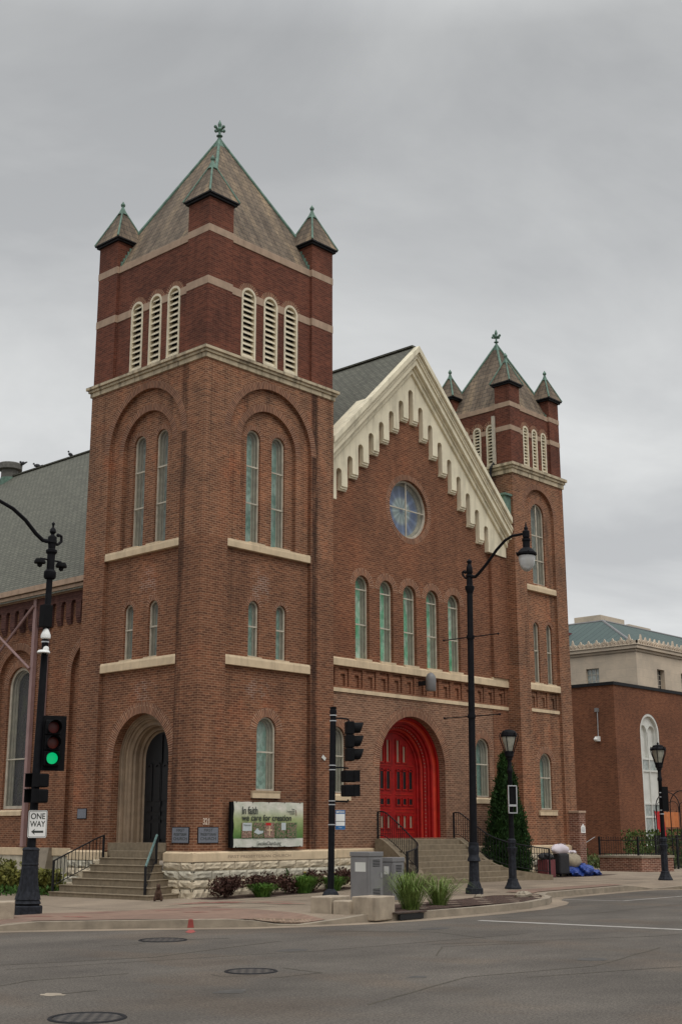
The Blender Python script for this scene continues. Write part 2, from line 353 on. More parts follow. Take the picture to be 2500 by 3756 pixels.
def photo_mat(name, a, bb, c3):
    m, nt, b = newmat(name); n = noise(nt, 22, 3, objpos(nt))
    nt.links.new(ramp(nt, n.outputs['Fac'], [(.38, a), (.5, bb), (.62, c3)]), b.inputs['Base Color']); return m
M['pic_a'] = photo_mat('pic_a', (.05, .09, .03), (.30, .14, .12), (.34, .28, .2))
M['pic_b'] = photo_mat('pic_b', (.02, .05, .015), (.12, .18, .07), (.32, .13, .14))
M['pic_sky'] = plain('pic_sky', (.5, .55, .56), .6, .08, 12)

# ------------------------------------------------------------------ mesh builder
class MB:
    def __init__(s): s.v = []; s.f = []; s.uv = []
    def face(s, pts, uvs=None):
        i = len(s.v); s.v += [tuple(p) for p in pts]; s.f.append(list(range(i, i+len(pts))))
        if uvs is None:
            a = Vector(pts[0]); b_ = Vector(pts[1]); c = Vector(pts[2]); n = (b_-a).cross(c-a)
            ax, ay, az = abs(n.x), abs(n.y), abs(n.z)
            if az >= ax and az >= ay: uvs = [(p[0], p[1]) for p in pts]
            elif ay >= ax: uvs = [(p[0], p[2]) for p in pts]
            else: uvs = [(p[1], p[2]) for p in pts]
        s.uv += uvs
    def box(s, x0, x1, y0, y1, z0, z1):
        a = [(x0, y0), (x1, y0), (x1, y1), (x0, y1)]
        for k in range(4):
            p, q = a[k], a[(k+1) % 4]
            s.face([(*p, z0), (*q, z0), (*q, z1), (*p, z1)])
        s.face([(*p, z1) for p in a]); s.face([(*p, z0) for p in reversed(a)])
    def obox(s, c, ax, ay, az):     # oriented box: centre and three half-axis vectors
        c, ax, ay, az = map(Vector, (c, ax, ay, az))
        P = lambda i, j, k: c+ax*i+ay*j+az*k
        for f in (((-1,-1,-1),(1,-1,-1),(1,-1,1),(-1,-1,1)), ((-1,1,-1),(-1,1,1),(1,1,1),(1,1,-1)), ((-1,-1,-1),(-1,-1,1),(-1,1,1),(-1,1,-1)),
                  ((1,-1,-1),(1,1,-1),(1,1,1),(1,-1,1)), ((-1,-1,1),(1,-1,1),(1,1,1),(-1,1,1)), ((-1,-1,-1),(-1,1,-1),(1,1,-1),(1,-1,-1))):
            s.face([P(*q) for q in f])
    def prism(s, poly, d0, d1, F):  # solid from a 2D outline
        tri = tessellate_polygon([[Vector((p[0], p[1], 0)) for p in poly]])
        for d in (d0, d1):
            for t in tri: s.face([F(*poly[k], d) for k in t], [poly[k] for k in t])
        s.strip(poly, d0, d1, F, True)
    def panel(s, outer, holes, d, F):
        loops = [outer]+list(holes); flat = [p for l in loops for p in l]
        tri = tessellate_polygon([[Vector((p[0], p[1], 0)) for p in l] for l in loops])
        for t in tri: s.face([F(*flat[k], d) for k in t], [flat[k] for k in t])
    def strip(s, path, d0, d1, F, closed=True):
        n = len(path); L = path[0][1]
        for k in range(n if closed else n-1):
            p, q = path[k], path[(k+1) % n]; l = math.hypot(q[0]-p[0], q[1]-p[1])
            if abs(q[0]-p[0]) < 1e-4: u0, u1 = p[1], q[1]
            else: u0, u1 = L, L+l
            s.face([F(*p, d0), F(*q, d0), F(*q, d1), F(*p, d1)], [(d0, u0), (d0, u1), (d1, u1), (d1, u0)]); L = u1
    def ring(s, cu, cv, r0, r1, d0, d1, F, a0=0, a1=math.pi, n=24, down=0):
        for k in range(n):
            t0, t1 = a0+(a1-a0)*k/n, a0+(a1-a0)*(k+1)/n
            P = lambda r, t: (cu+r*math.cos(t), cv+r*math.sin(t))
            rm = (r0+r1)/2
            s.face([F(*P(r0, t0), d0), F(*P(r1, t0), d0), F(*P(r1, t1), d0), F(*P(r0, t1), d0)], [(.02, rm*t0), (.02+r1-r0, rm*t0), (.02+r1-r0, rm*t1), (.02, rm*t1)])
            for r in (r0, r1):
                s.face([F(*P(r, t0), d0), F(*P(r, t1), d0), F(*P(r, t1), d1), F(*P(r, t0), d1)], [(d0, r*t0), (d0, r*t1), (d1, r*t1), (d1, r*t0)])
    def lathe(s, prof, c=(0, 0, 0), n=16, rot=0, sx=1, sy=1):
        for j in range(len(prof)-1):
            (r0, z0), (r1, z1) = prof[j], prof[j+1]
            for k in range(n):
                t0, t1 = rot+2*math.pi*k/n, rot+2*math.pi*(k+1)/n
                P = lambda r, t, z: (c[0]+sx*r*math.cos(t), c[1]+sy*r*math.sin(t), c[2]+z)
                pts = [P(r0, t0, z0), P(r0, t1, z0), P(r1, t1, z1), P(r1, t0, z1)]
                if r0 < 1e-6: pts = pts[1:]
                elif r1 < 1e-6: pts = pts[:3]
                s.face(pts)
    def tube(s, pts, r, n=8, caps=True, r2=None):
        pts = [Vector(p) for p in pts]; rings = []
        up = Vector((0, 0, 1)); m = len(pts)
        for i, p in enumerate(pts):
            t = (pts[min(i+1, m-1)]-pts[max(i-1, 0)]).normalized()
            a = t.cross(up)
            if a.length < .05: a = t.cross(Vector((1, 0, 0)))
            a.normalize(); b_ = t.cross(a).normalized()
            rr = r if r2 is None else r+(r2-r)*i/(m-1)
            rings.append([p+a*rr*math.cos(2*math.pi*k/n)+b_*rr*math.sin(2*math.pi*k/n) for k in range(n)])
        # keep rings aligned
        for i in range(1, m):
            best = min(range(n), key=lambda o: sum((rings[i][(k+o) % n]-rings[i-1][k]).length for k in range(n)))
            rings[i] = rings[i][best:]+rings[i][:best]
            for k in range(n): s.face([rings[i-1][k], rings[i-1][(k+1) % n], rings[i][(k+1) % n], rings[i][k]])
        if caps: s.face(rings[0]); s.face(rings[-1][::-1])
    def ball(s, c, r, n=10, m=6, sx=1, sy=1, sz=1):
        s.lathe([(r*math.sin(math.pi*k/m), -r*sz*math.cos(math.pi*k/m)) for k in range(m+1)], c, n, 0, sx, sy)
    def build(s, name, mat, parent=None, smooth=False, bevel=0):
        me = bpy.data.meshes.new(name); me.from_pydata(s.v, [], s.f)
        uvl = me.uv_layers.new(name='UVMap'); 
        flat = [c for p in s.uv for c in p]; uvl.data.foreach_set('uv', flat)
        bm = bmesh.new(); bm.from_mesh(me); bmesh.ops.remove_doubles(bm, verts=bm.verts, dist=1e-4)
        if smooth or bevel: bmesh.ops.recalc_face_normals(bm, faces=bm.faces)
        bm.to_mesh(me); bm.free()
        mats = mat if isinstance(mat, list) else [mat]
        for k in mats: me.materials.append(M[k])
        if smooth:
            for p in me.polygons: p.use_smooth = True
            try: me.set_sharp_from_angle(angle=R(38))
            except Exception: pass
        o = bpy.data.objects.new(name, me); COL.objects.link(o)
        if parent is not None:
            o.parent = parent; o.matrix_parent_inverse = parent.matrix_world.inverted() if False else Matrix.Identity(4)
            # geometry is written in world metres: keep it there
            w = wloc(parent)
            me.transform(Matrix.Translation(-w))
        if bevel:
            md = o.modifiers.new('bevel', 'BEVEL'); md.width = bevel; md.segments = 2; md.limit_method = 'ANGLE'
        return o
def wloc(o):
    v = Vector((0, 0, 0))
    while o is not None: v += o.location; o = o.parent
    return v
def tag(o, label=None, cat=None, group=None, kind=None):
    for k, v in (('label', label), ('category', cat), ('group', group), ('kind', kind)):
        if v: o[k] = v
    return o
def thing(name, loc, label, cat, group=None):
    o = bpy.data.objects.new(name, None); COL.objects.link(o); o.location = loc; o.empty_display_size = .3
    return tag(o, label, cat, group)
def copy_tree(o, parent=None):
    c = o.copy(); COL.objects.link(c)
    if parent is not None: c.parent = parent
    for ch in list(o.children): copy_tree(ch, c)
    return c
def settle(o):   # a single-mesh thing: move its origin to its base centre
    me = o.data; xs = [v.co for v in me.vertices]
    c = Vector((sum(v.x for v in xs)/len(xs), sum(v.y for v in xs)/len(xs), min(v.z for v in xs)))
    me.transform(Matrix.Translation(-c)); o.location = c; return o
def text_mesh(txt, size, F, u, v, d, parent, mat, name='lettering', align='LEFT', sx=1, thick=.0, bold=0):
    cu = bpy.data.curves.new('t', 'FONT'); cu.body = txt; cu.size = size; cu.align_x = align; cu.extrude = 0.002+thick; cu.offset = bold
    to = bpy.data.objects.new('t', cu); COL.objects.link(to)
    dg = bpy.context.evaluated_depsgraph_get(); dg.update()
    me = bpy.data.meshes.new_from_object(to.evaluated_get(dg)); bpy.data.objects.remove(to); bpy.data.curves.remove(cu)
    for q in me.vertices:
        q.co = Vector(F(u+q.co.x*sx, v+q.co.y, d-q.co.z))
    me.name = name; me.materials.clear(); me.materials.append(M[mat])
    o = bpy.data.objects.new(name, me); COL.objects.link(o)
    if parent is not None: o.parent = parent; me.transform(Matrix.Translation(-wloc(parent)))
    return o

def arch(u0, u1, v0, spring, n=20):   # outline of a round-headed opening, starting bottom left
    c, r = (u0+u1)/2, (u1-u0)/2
    return [(u0, v0)]+[(c-r*math.cos(math.pi*k/n), spring+r*math.sin(math.pi*k/n)) for k in range(n+1)]+[(u1, v0)]
def rect(u0, u1, v0, v1): return [(u0, v0), (u0, v1), (u1, v1), (u1, v0)]

# ================================================================== THE CHURCH
W, GY, XB, WB, NX = 5.62, .58, 15.85, 3.55, 1.3
church = thing('church', (10, 8, 0), 'old red brick church with two square towers and a red double door', 'church')
FR = lambda u, v, d: (u, d, v)            # tower right face
FL = lambda u, v, d: (d, u, v)            # tower left face
FG = lambda u, v, d: (u, GY+d, v)         # gable wall
FB = lambda u, v, d: (XB+u, d, v)         # far tower, front face
FBL = lambda u, v, d: (XB+d, u, v)        # far tower, left face
FN = lambda u, v, d: (NX+d, u, v)         # side wall of the nave

def window(F, cu, w, v0, top, dw, glass='glass_teal', mun=(), depth=.30, mull=False, parent=church, wide=.05, paint='frame_paint', inset=.07):
    sp = top-w/2; a, b = cu-w/2, cu+w/2
    fr = MB(); path = arch(a, b, v0, sp); d1 = dw+inset
    fr.strip(path, d1, d1+depth, F, True)
    r = w/2
    # flat moulding round the opening
    fr.ring(cu, sp, r-wide, r+.002, d1, d1+.05, F, n=20)
    for s in (-1, 1):
        x0, x1 = sorted((cu+s*r, cu+s*(r-wide)))
        fr.prism(rect(x0, x1, v0, sp), d1, d1+.05, F)
    fr.prism(rect(a+wide, b-wide, v0, v0+wide), d1, d1+.05, F)
    # stepped inner mouldings
    for kk, (q, dd) in enumerate(((.045, .12), (.08, .2))):
        if r-wide-q > .05:
            fr.ring(cu, sp, r-wide-q+.02, r-.005, d1+dd, d1+dd+.05, F, n=20)
            for s in (-1, 1):
                x0, x1 = sorted((cu+s*(r-.003), cu+s*(r-wide-q+.02)))
                fr.prism(rect(x0, x1, v0+.01, sp), d1+dd, d1+dd+.05, F)
    for mv in mun: fr.prism(rect(a+.004, b-.004, mv-.022, mv+.022), d1-.012, d1+.02, F)
    if mull: fr.prism(rect(cu-.025, cu+.025, v0+.02, top-.02), d1-.006, d1+.03, F)
    o = fr.build('window', paint, parent)
    g = MB(); g.panel(path, [], d1+depth-.01, F); g.build('stained_glass', glass, o)
    g = MB(); g.panel(arch(a+.01, b-.01, v0+.01, sp), [], d1+.03, F); g.build('storm_pane', 'storm_glass', o)
    return o
def ringpart(F, cu, sp, r0, r1, d0, d1, name='brick_arch', mat='voussoir', legs=0, n=28):
    m = MB(); m.ring(cu, sp, r0, r1, d0, d1, F, n=n)
    if legs:
        for s in (-1, 1):
            x0, x1 = sorted((cu+s*r0, cu+s*r1)); m.prism(rect(x0, x1, sp-legs, sp), d0, d1, F)
    return m.build(name, mat, church)
def sill(F, u0, u1, v0, v1, proud, lugs=(), name='stone_sill', mat='limestone'):
    m = MB()
    # front face with weathered (sloped) top
    m.prism(rect(u0, u1, v0, v1-.07), -proud, .14, F)
    z0, z1 = v1-.07, v1
    m.face([F(u0, z0, -proud), F(u1, z0, -proud), F(u1, z1, .02), F(u0, z1, .02)])
    m.face([F(u0, z0, -proud), F(u0, z1, .02), F(u0, z1, .14), F(u0, z0, .14)]); m.face([F(u1, z0, -proud), F(u1, z1, .02), F(u1, z1, .14), F(u1, z0, .14)])
    m.face([F(u0, z1, .02), F(u1, z1, .02), F(u1, z1, .30), F(u0, z1, .30)])
    for a, b in lugs: m.prism(rect(a, b, v1-.07, v1+.035), -proud+.02, .14, F)
    return m.build(name, mat, church, bevel=.008)

# ---- rock faced plinth ------------------------------------------------------
def rock_course(m, F, u0, u1, v0, v1, proud, rng, amp=.05, lo=.34, hi=.75, body=.4):
    u = u0
    while u < u1-.05:
        e = min(u1, u+rng.uniform(lo, hi))
        if u1-e < .22: e = u1
        nu, nv = 6, 4; g = .008
        P = {}
        for i in range(nu+1):
            for j in range(nv+1):
                x = u+g+(e-u-2*g)*i/nu; z = v0+g+(v1-v0-2*g)*j/nv
                edge = i in (0, nu) or j in (0, nv)
                dd = -proud if edge else -proud-amp*rng.uniform(.35, 1.15)
                P[i, j] = F(x, z, dd)
        for i in range(nu):
            for j in range(nv): m.face([P[i, j], P[i+1, j], P[i+1, j+1], P[i, j+1]])
        bx = [(u+g, v0+g), (u+g, v1-g), (e-g, v1-g), (e-g, v0+g)]
        m.strip(bx, -proud, body, F, True)
        u = e
rng = random.Random(3)
def plinth(F, u0, u1, mats=('rock_stone', 'rock_grey'), base=-.2, wt=True, steps=(.0, .05, .10, .16), wl=.12, wr=.12):
    if wt:
        m = MB(); poly = [(u0-wl, .875), (u0-wl, 1.10), (u1+wr, 1.10), (u1+wr, .875)]
        m.prism(poly, -.12, .3, F); m.face([F(u0-wl, 1.10, -.12), F(u1+wr, 1.10, -.12), F(u1+wr, 1.15, .0), F(u0-wl, 1.15, .0)])
        m.build('water_table', 'limestone', church, bevel=.01)
    lv = [(.645, .87), (.41, .64), (.175, .405), (base, .17)]
    for k, (a, b) in enumerate(lv):
        m = MB(); pr = .10+steps[k]
        el = .10+steps[k] if wl else 0; er = .10+steps[k] if wr else 0
        rock_course(m, F, u0-el, u1+er, a, b, pr, rng); m.strip([(u0-el, a), (u0-el, b), (u1+er, b), (u1+er, a)], -pr+.02, .3, F)
        m.face([F(u0-el, b-.01, -pr+.03), F(u1+er, b-.01, -pr+.03), F(u1+er, b-.01, .3), F(u0-el, b-.01, .3)])
        m.face([F(u0-el, a, -pr+.02), F(u1+er, a, -pr+.02), F(u1+er, b, -pr+.02), F(u0-el, b, -pr+.02)])
        m.build('rock_course', mats[0 if k != 1 else 1], church)
plinth(FR, 0, W-.1, wr=.1)
plinth(FL, 0, 1.15, wr=0)
plinth(FL, 3.95, W, wl=0, wr=.0, mats=('rock_grey', 'rock_stone'))
plinth(FG, W+.05, 8.1, wl=0, wr=0)
plinth(FG, 12.4, XB, wl=0, wr=0)
plinth(FB, 0, 2.9, wr=0)
plinth(FBL, 0, .5, wl=0, wr=0)
# side wall of the nave: smooth water table over grey stone
m = MB(); m.prism([(W+.1, .93), (W+.1, 1.17), (40, 1.17), (40, .93)], -.09, .3, FN); m.build('water_table', 'limestone', church, bevel=.01)
m = MB(); m.prism([(W+.1, -.3), (W+.1, .93), (40, .93), (40, -.3)], -.05, .3, FN); m.build('foundation', 'rock_grey', church)

# ---- corner tower: lower shaft ---------------------------------------------
PL, PR, PC, OR_, OS = 1.02, 4.57, 2.795, 1.775, 13.40
IA, IB, IS = 1.595, 3.995, 13.28
def shaft(F, side):
    wall = MB(); low = MB()
    panel = arch(PL, PR, 1.14, OS, 32)
    wall.panel([(0, 10.1), (0, 15.56), (W, 15.56), (W, 10.1)], [arch(PL, PR, 10.104, OS, 32)], 0, F)
    low.panel([(0, 1.12), (0, 10.1), (PL, 10.1), (PL, 1.12)], [], 0, F); low.panel([(PR, 1.12), (PR, 10.1), (W, 10.1), (W, 1.12)], [], 0, F)
    wall.strip(arch(PL, PR, 10.104, OS, 32), 0, .13, F, False)
    for u in (PL, PR): low.face([F(u, 1.12, 0), F(u, 10.1, 0), F(u, 10.1, .13), F(u, 1.12, .13)], [(0, 1.12), (0, 10.1), (.13, 10.1), (.13, 1.12)])
    # recessed panel
    inner = arch(IA, IB, 10.13, IS, 28)
    wall.panel(arch(PL, PR, 10.1, OS, 32), [inner], .13, F); wall.strip(inner, .13, .26, F, True)
    sm = [(2.245, .43), (3.405, .43)]
    sh = [arch(c-w/2, c+w/2, 6.70, 8.40-w/2, 14) for c, w in sm]
    for h in sh: low.strip(h, .13, .22, F, True)
    if side == 'R':
        gh = arch(2.44, 3.24, 2.84, 4.98-.40, 18)
        low.panel(rect(PL, PR, 1.12, 10.1), sh+[gh], .13, F); low.strip(gh, .13, .24, F, True)
        window(F, 2.84, .80, 2.84, 4.98, .13, 'glass_teal', (3.95,), .26)
        ringpart(F, 2.84, 4.58, .40, .68, .124, .16); sill(F, 2.24, 3.36, 2.62, 2.83, -.05)
    else:
        dh = arch(1.33, 3.91, 1.16, 3.78, 26)
        low.panel([(PL, 1.12), (PL, 10.1), (PR, 10.1), (PR, 1.12)], sh+[dh], .13, F); low.strip(dh, .13, .45, F, False)
        ringpart(F, 2.62, 3.78, 1.29, 1.62, .124, .16, n=40)
    ww = [(2.26, .58), (3.34, .58)] if side == 'R' else [(2.24, .56), (3.32, .56)]
    wh = [arch(c-w/2, c+w/2, 10.18, 13.80-w/2, 14) for c, w in ww]
    wall.panel(inner, wh, .26, F)
    for h in wh: wall.strip(h, .26, .34, F, True)
    for c, w in ww:
        window(F, c, w, 10.18, 13.80, .26, 'glass_teal' if side == 'R' else 'glass_grey', (11.45, 12.62), .22)
        ringpart(F, c, 13.80-w/2, w/2, w/2+.15, .254, .30)
    for c, w in sm:
        window(F, c, w, 6.70, 8.40, .13, 'glass_grey' if side == 'L' else 'glass_teal', (7.62,), .17)
        ringpart(F, c, 8.40-w/2, w/2, w/2+.12, .124, .18)
    ringpart(F, PC, OS, OR_, OR_+.225, -.006, .05, n=40); ringpart(F, PC, IS, 1.2, 1.2+.22, .124, .18, n=36)
    sill(F, PL+.004, PR-.004, 9.885, 10.13, .0, [(c-.33, c+.33) for c in (2.26, 3.34)])
    sill(F, PL+.004, PR-.004, 6.385, 6.67, .0, [(c-.27, c+.27) for c, w in sm])
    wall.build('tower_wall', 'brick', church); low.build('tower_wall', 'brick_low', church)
shaft(FR, 'R'); shaft(FL, 'L')
m = MB(); m.box(.5, W, .5, W, 1, 15.4); m.v = m.v; m.build('tower_core', 'dark_void', church) if False else None
m = MB()
m.face([(W, 0, 1.12), (W, W, 1.12), (W, W, 15.56), (W, 0, 15.56)]); m.face([(0, W, 1.12), (W, W, 1.12), (W, W, 15.56), (0, W, 15.56)])
m.build('tower_wall', 'brick', church)

# ---- stone cornice bands round a tower -------------------------------------
def cornice(x0, y0, w, z0, z1, rear=True):
    h = z1-z0; m = MB()
    for a, b, p in ((0, .42, .05), (.42, .66, .10), (.66, .93, .16)):
        m.box(x0-p, x0+w+p, y0-p, y0+w+p, z0+h*a+.001, z0+h*b-.001)
    p, q = .16, .02; za, zb = z0+h*.93, z1+.03
    A = [(x0-p, y0-p), (x0+w+p, y0-p), (x0+w+p, y0+w+p), (x0-p, y0+w+p)]; B = [(x0+q, y0+q), (x0+w-q, y0+q), (x0+w-q, y0+w-q), (x0+q, y0+w-q)]
    for k in range(4): m.face([(*A[k], za), (*A[(k+1) % 4], za), (*B[(k+1) % 4], zb), (*B[k], zb)])
    m.build('cornice', 'cornice_stone', church, bevel=.012)
cornice(0, 0, W, 15.535, 15.90); cornice(XB, 0, WB, 15.22, 15.66)

# ---- belfry -----------------------------------------------------------------
def louver(F, cu, w, v0, top, d, n):
    sp = top-w/2; r = w/2; m = MB()
    m.ring(cu, sp, r-.07, r+.003, d-.05, d+.12, F, n=18)
    for s in (-1, 1):
        x0, x1 = sorted((cu+s*r, cu+s*(r-.07))); m.prism(rect(x0, x1, v0, sp), d-.05, d+.12, F)
    m.prism(rect(cu-r, cu+r, v0-.05, v0+.03), d-.06, d+.12, F)
    o = m.build('louver_window', 'louver_paint', church)
    m = MB(); st = (top-.1-v0)/n
    for k in range(n):
        z = v0+.05+st*k; hw = r-.07
        if z+st*.5 > sp: hw = math.sqrt(max(.003, (r-.07)**2-min((z+st*.55-sp), r-.075)**2))
        a, b = cu-hw, cu+hw; t = .02
        P = [(z, d-.02), (z+t*1.6, d-.02), (z+st*.80+t, d+.10), (z+st*.80, d+.10)]
        for i in range(4):
            p, q = P[i], P[(i+1) % 4]; m.face([F(a, p[0], p[1]), F(b, p[0], p[1]), F(b, q[0], q[1]), F(a, q[0], q[1])])
    m.build('slats', 'louver_paint', o)
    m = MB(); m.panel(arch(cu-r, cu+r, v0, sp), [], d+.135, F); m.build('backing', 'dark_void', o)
def belfry(x0, y0, w, pw, z0, bands, pin, louv, lv, nsl, apex, faces, fin, eave, cap, e=.02, rec=.10):
    FRR = lambda u, v, d: (x0+u, y0+d, v); FLL = lambda u, v, d: (x0+d, y0+u, v)
    FBK = lambda u, v, d: (x0+u, y0+w-d, v); FRT = lambda u, v, d: (x0+w-d, y0+u, v)
    (b0, b1), (c0, c1) = bands
    wl = MB()
    for F, lo in ((FRR, louv[0]), (FLL, louv[1]), (FBK, []), (FRT, [])):
        hs = [arch(c-ww/2, c+ww/2, lv[0], lv[1]-ww/2, 16) for c, ww in lo]
        wl.panel(rect(pw, w-pw, z0, c1), hs, e+rec, F)
        for h in hs: wl.strip(h, e+rec, e+rec+.1, F, True)
        for c, ww in lo:
            louver(F, c, ww, lv[0], lv[1], e+rec+.03, nsl)
            ringpart(F, c, lv[1]-ww/2, ww/2+.001, ww/2+.16, e+rec-.006, e+rec+.05, n=18)
        # string course interrupted by the louvers
        m = MB(); edges = [pw]+[x for c, ww in sorted(lo) for x in (c-ww/2-.003, c+ww/2+.003)]+[w-pw]
        for k in range(0, len(edges), 2): m.prism(rect(edges[k], edges[k+1], b0, b1), e+rec-.02, e+rec+.05, F)
        m.prism(rect(pw, w-pw, c0, c1), e+rec-.03, e+rec+.3, F)
        m.build('string_course', 'band_stone', church, bevel=.006)
    wl.build('belfry_wall', 'brick_red', church)
    for i, (px, py) in enumerate(((x0+e, y0+e), (x0+w-e-pw, y0+e), (x0+e, y0+w-e-pw), (x0+w-e-pw, y0+w-e-pw))):
        m = MB(); m.box(px, px+pw, py, py+pw, z0, eave-.08); P = m.build('pinnacle', 'brick_red', church)
        for a, b in (bands[0], bands[1]):
            m = MB(); m.box(px-.012, px+pw+.012, py-.012, py+pw+.012, a, b); m.build('band', 'band_stone', P)
        cx, cy = px+pw/2, py+pw/2; h = pw/2+.13
        m = MB(); m.box(cx-h+.05, cx+h-.05, cy-h+.05, cy+h-.05, eave-.11, eave-.04); m.box(cx-h, cx+h, cy-h, cy+h, eave-.04, eave); m.build('eave', 'dark_metal', P)
        m = MB(); A = [(cx-h, cy-h), (cx+h, cy-h), (cx+h, cy+h), (cx-h, cy+h)]; top = (cx, cy, cap)
        sl = math.hypot(h, cap-eave)
        for k in range(4): m.face([(*A[k], eave+.003), (*A[(k+1) % 4], eave+.003), top], [(0, 0), (2*h, 0), (h, sl)])
        m.build('pinnacle_roof', 'slate', P)
        m = MB()
        for k in range(4): m.tube([(*A[k], eave+.01), (cx, cy, cap)], .035, 6, r2=.03)
        m.lathe([(.13*pw, cap-.28*pw), (.17*pw, cap-.26*pw), (.05, cap+.02), (.045, cap+.06), (.075, cap+.09), (.08, cap+.14), (.04, cap+.2), (0, cap+.27)], (cx, cy, 0), 10)
        m.build('finial', 'copper', P, smooth=False)
    # main roof
    q = e+rec+.02; A = [(x0+q, y0+q), (x0+w-q, y0+q), (x0+w-q, y0+w-q), (x0+q, y0+w-q)]; zb = c1-.02; cx, cy = x0+w/2, y0+w/2
    m = MB(); sl = math.hypot(w/2-q, apex-zb)
    for k in range(4): m.face([(*A[k], zb), (*A[(k+1) % 4], zb), (cx, cy, apex)], [(0, 0), (w-2*q, 0), (w/2-q, sl)])
    rf = m.build('tower_roof', 'slate', church)
    m = MB()
    for k in range(4): m.tube([(*A[k], zb+.02), (cx, cy, apex+.02)], .055*w/5.6+.01, 6, r2=.05)
    s = w/5.6
    m.lathe([(.30*s, apex-.52*s), (.32*s, apex-.5*s), (.06*s, apex+.05)], (cx, cy, 0), 4, math.pi/4*1)
    # stepped flashing where the roof meets each pinnacle
    for (px, py, sx, sy) in ((x0+w-e-pw, y0+e, -1, 1), (x0+e, y0+w-e-pw, 1, -1)):
        if sx < 0:
            for k in range(5): m.box(px-.045, px-.005, py+.12+k*.085, py+.22+k*.085, c1+k*.15*s+.0, c1+.20*s+k*.15*s)
        else:
            for k in range(5): m.box(px+.12+k*.085, px+.22+k*.085, py-.045, py-.005, c1+k*.15*s, c1+.20*s+k*.15*s)
    m.build('hip_cap', 'copper', rf)
    m = MB(); k = fin
    m.lathe([(.07*k, 0), (.05*k, .12*k), (.13*k, .15*k), (.13*k, .18*k), (.05*k, .21*k), (.05*k, .40*k), (.10*k, .46*k), (.06*k, .56*k), (.085*k, .68*k), (.07*k, .76*k), (0, .92*k)], (cx, cy, apex), 10)
    for a in range(4):
        t = a*math.pi/2; dx, dy = math.cos(t), math.sin(t)
        m.tube([(cx, cy, apex+.42*k), (cx+.12*k*dx, cy+.12*k*dy, apex+.44*k), (cx+.22*k*dx, cy+.22*k*dy, apex+.50*k)], .05*k, 6)
        m.ball((cx+.23*k*dx, cy+.23*k*dy, apex+.50*k), .075*k, 8, 5)
    m.build('roof_finial', 'copper', rf)
belfry(0, 0, W, 1.0, 15.90, ((17.955, 18.21), (19.705, 19.946)), None,
       ([(1.82, .62), (2.78, .62), (3.70, .62)], [(1.72, .60), (2.62, .60), (3.55, .60)]), (16.02, 18.38), 12, 25.13, 2, .85, 20.98, 22.42)
belfry(XB, 0, WB, .70, 15.66, ((17.0, 17.20), (17.985, 18.18)), None,
       ([(1.20, .38), (1.83, .38), (2.48, .38)], [(1.06, .38), (1.70, .38), (2.33, .38)]), (15.74, 17.42), 12, 21.5, 2, .78, 19.0, 20.12)

# ---- far tower shaft ----------------------------------------------------------
def fret_holes(u0, n, pitch, z0, z1):
    out = []
    for k in range(n):
        a = u0+k*pitch; t = .085
        out.append([(a, z1-t), (a, z1), (a+.48, z1), (a+.48, z0+.05), (a+.48-t, z0+.05), (a+.48-t, z1-t)])
        out.append([(a+.08, z1-.30), (a+.08, z1-.20), (a+.30, z1-.20), (a+.30, z0+.06), (a+.17, z0+.06), (a+.17, z1-.30)])
    return out
wall = MB(); pl, pr_ = .745, 2.80; c = (pl+pr_)/2; r = (pr_-pl)/2; so = 14.85-r
pan = arch(pl, pr_, 1.14, so, 28)
wall.panel([(0, 1.12), (0, 15.24), (WB, 15.24), (WB, 1.12)], [pan], 0, FB); wall.strip(pan, 0, .13, FB, True)
hs = [arch(1.37, 2.27, 11.03, 14.30-.45, 18), arch(1.24, 1.62, 7.16, 9.5-.19, 12), arch(2.13, 2.51, 7.16, 9.5-.19, 12), arch(1.32, 2.12, 2.44, 4.52-.40, 16)]
fh = fret_holes(.86, 3, .66, 6.17, 6.82)
wall.panel(pan, hs+fh, .13, FB)
for h in hs: wall.strip(h, .13, .24, FB, True)
for h in fh: wall.strip(h, .13, .19, FB, True)
wall.panel(rect(.80, 2.75, 6.1, 6.86), [], .19, FB)
for F in (lambda u, v, d: (XB, u, v), lambda u, v, d: (XB+WB, u, v)): wall.panel(rect(0, WB, 0, 15.24), [], 0, F)
wall.panel(rect(0, WB, 0, 15.24), [], WB, FB)
wall.build('tower_wall', 'brick', church)
window(FB, 1.82, .90, 11.03, 14.30, .13, 'glass_grey', (12.0, 13.0), .25, mull=True)
window(FB, 1.43, .38, 7.16, 9.5, .13, 'glass_grey', (8.4,), .24); window(FB, 2.32, .38, 7.16, 9.5, .13, 'glass_grey', (8.4,), .24)
window(FB, 1.72, .80, 2.44, 4.52, .13, 'glass_teal', (3.6,), .3)
ringpart(FB, c, so, r, r+.2, -.006, .05, n=32); ringpart(FB, 1.82, 13.85, .45, .66, .124, .18); ringpart(FB, 1.72, 4.12, .40, .66, .124, .18)
for cc in (1.43, 2.32): ringpart(FB, cc, 9.31, .19, .31, .124, .18)
sill(FB, pl+.004, pr_-.004, 10.70, 10.93, .0, [(1.5, 2.15)]); sill(FB, pl+.004, pr_-.004, 6.86, 7.12, .0, [(1.2, 1.66), (2.1, 2.55)])
sill(FB, 1.12, 2.30, 2.22, 2.42, -.05)
m = MB(); m.prism(rect(pl+.004, pr_-.004, 6.045, 6.165), .09, .2, FB); m.build('string_course', 'limestone', church)
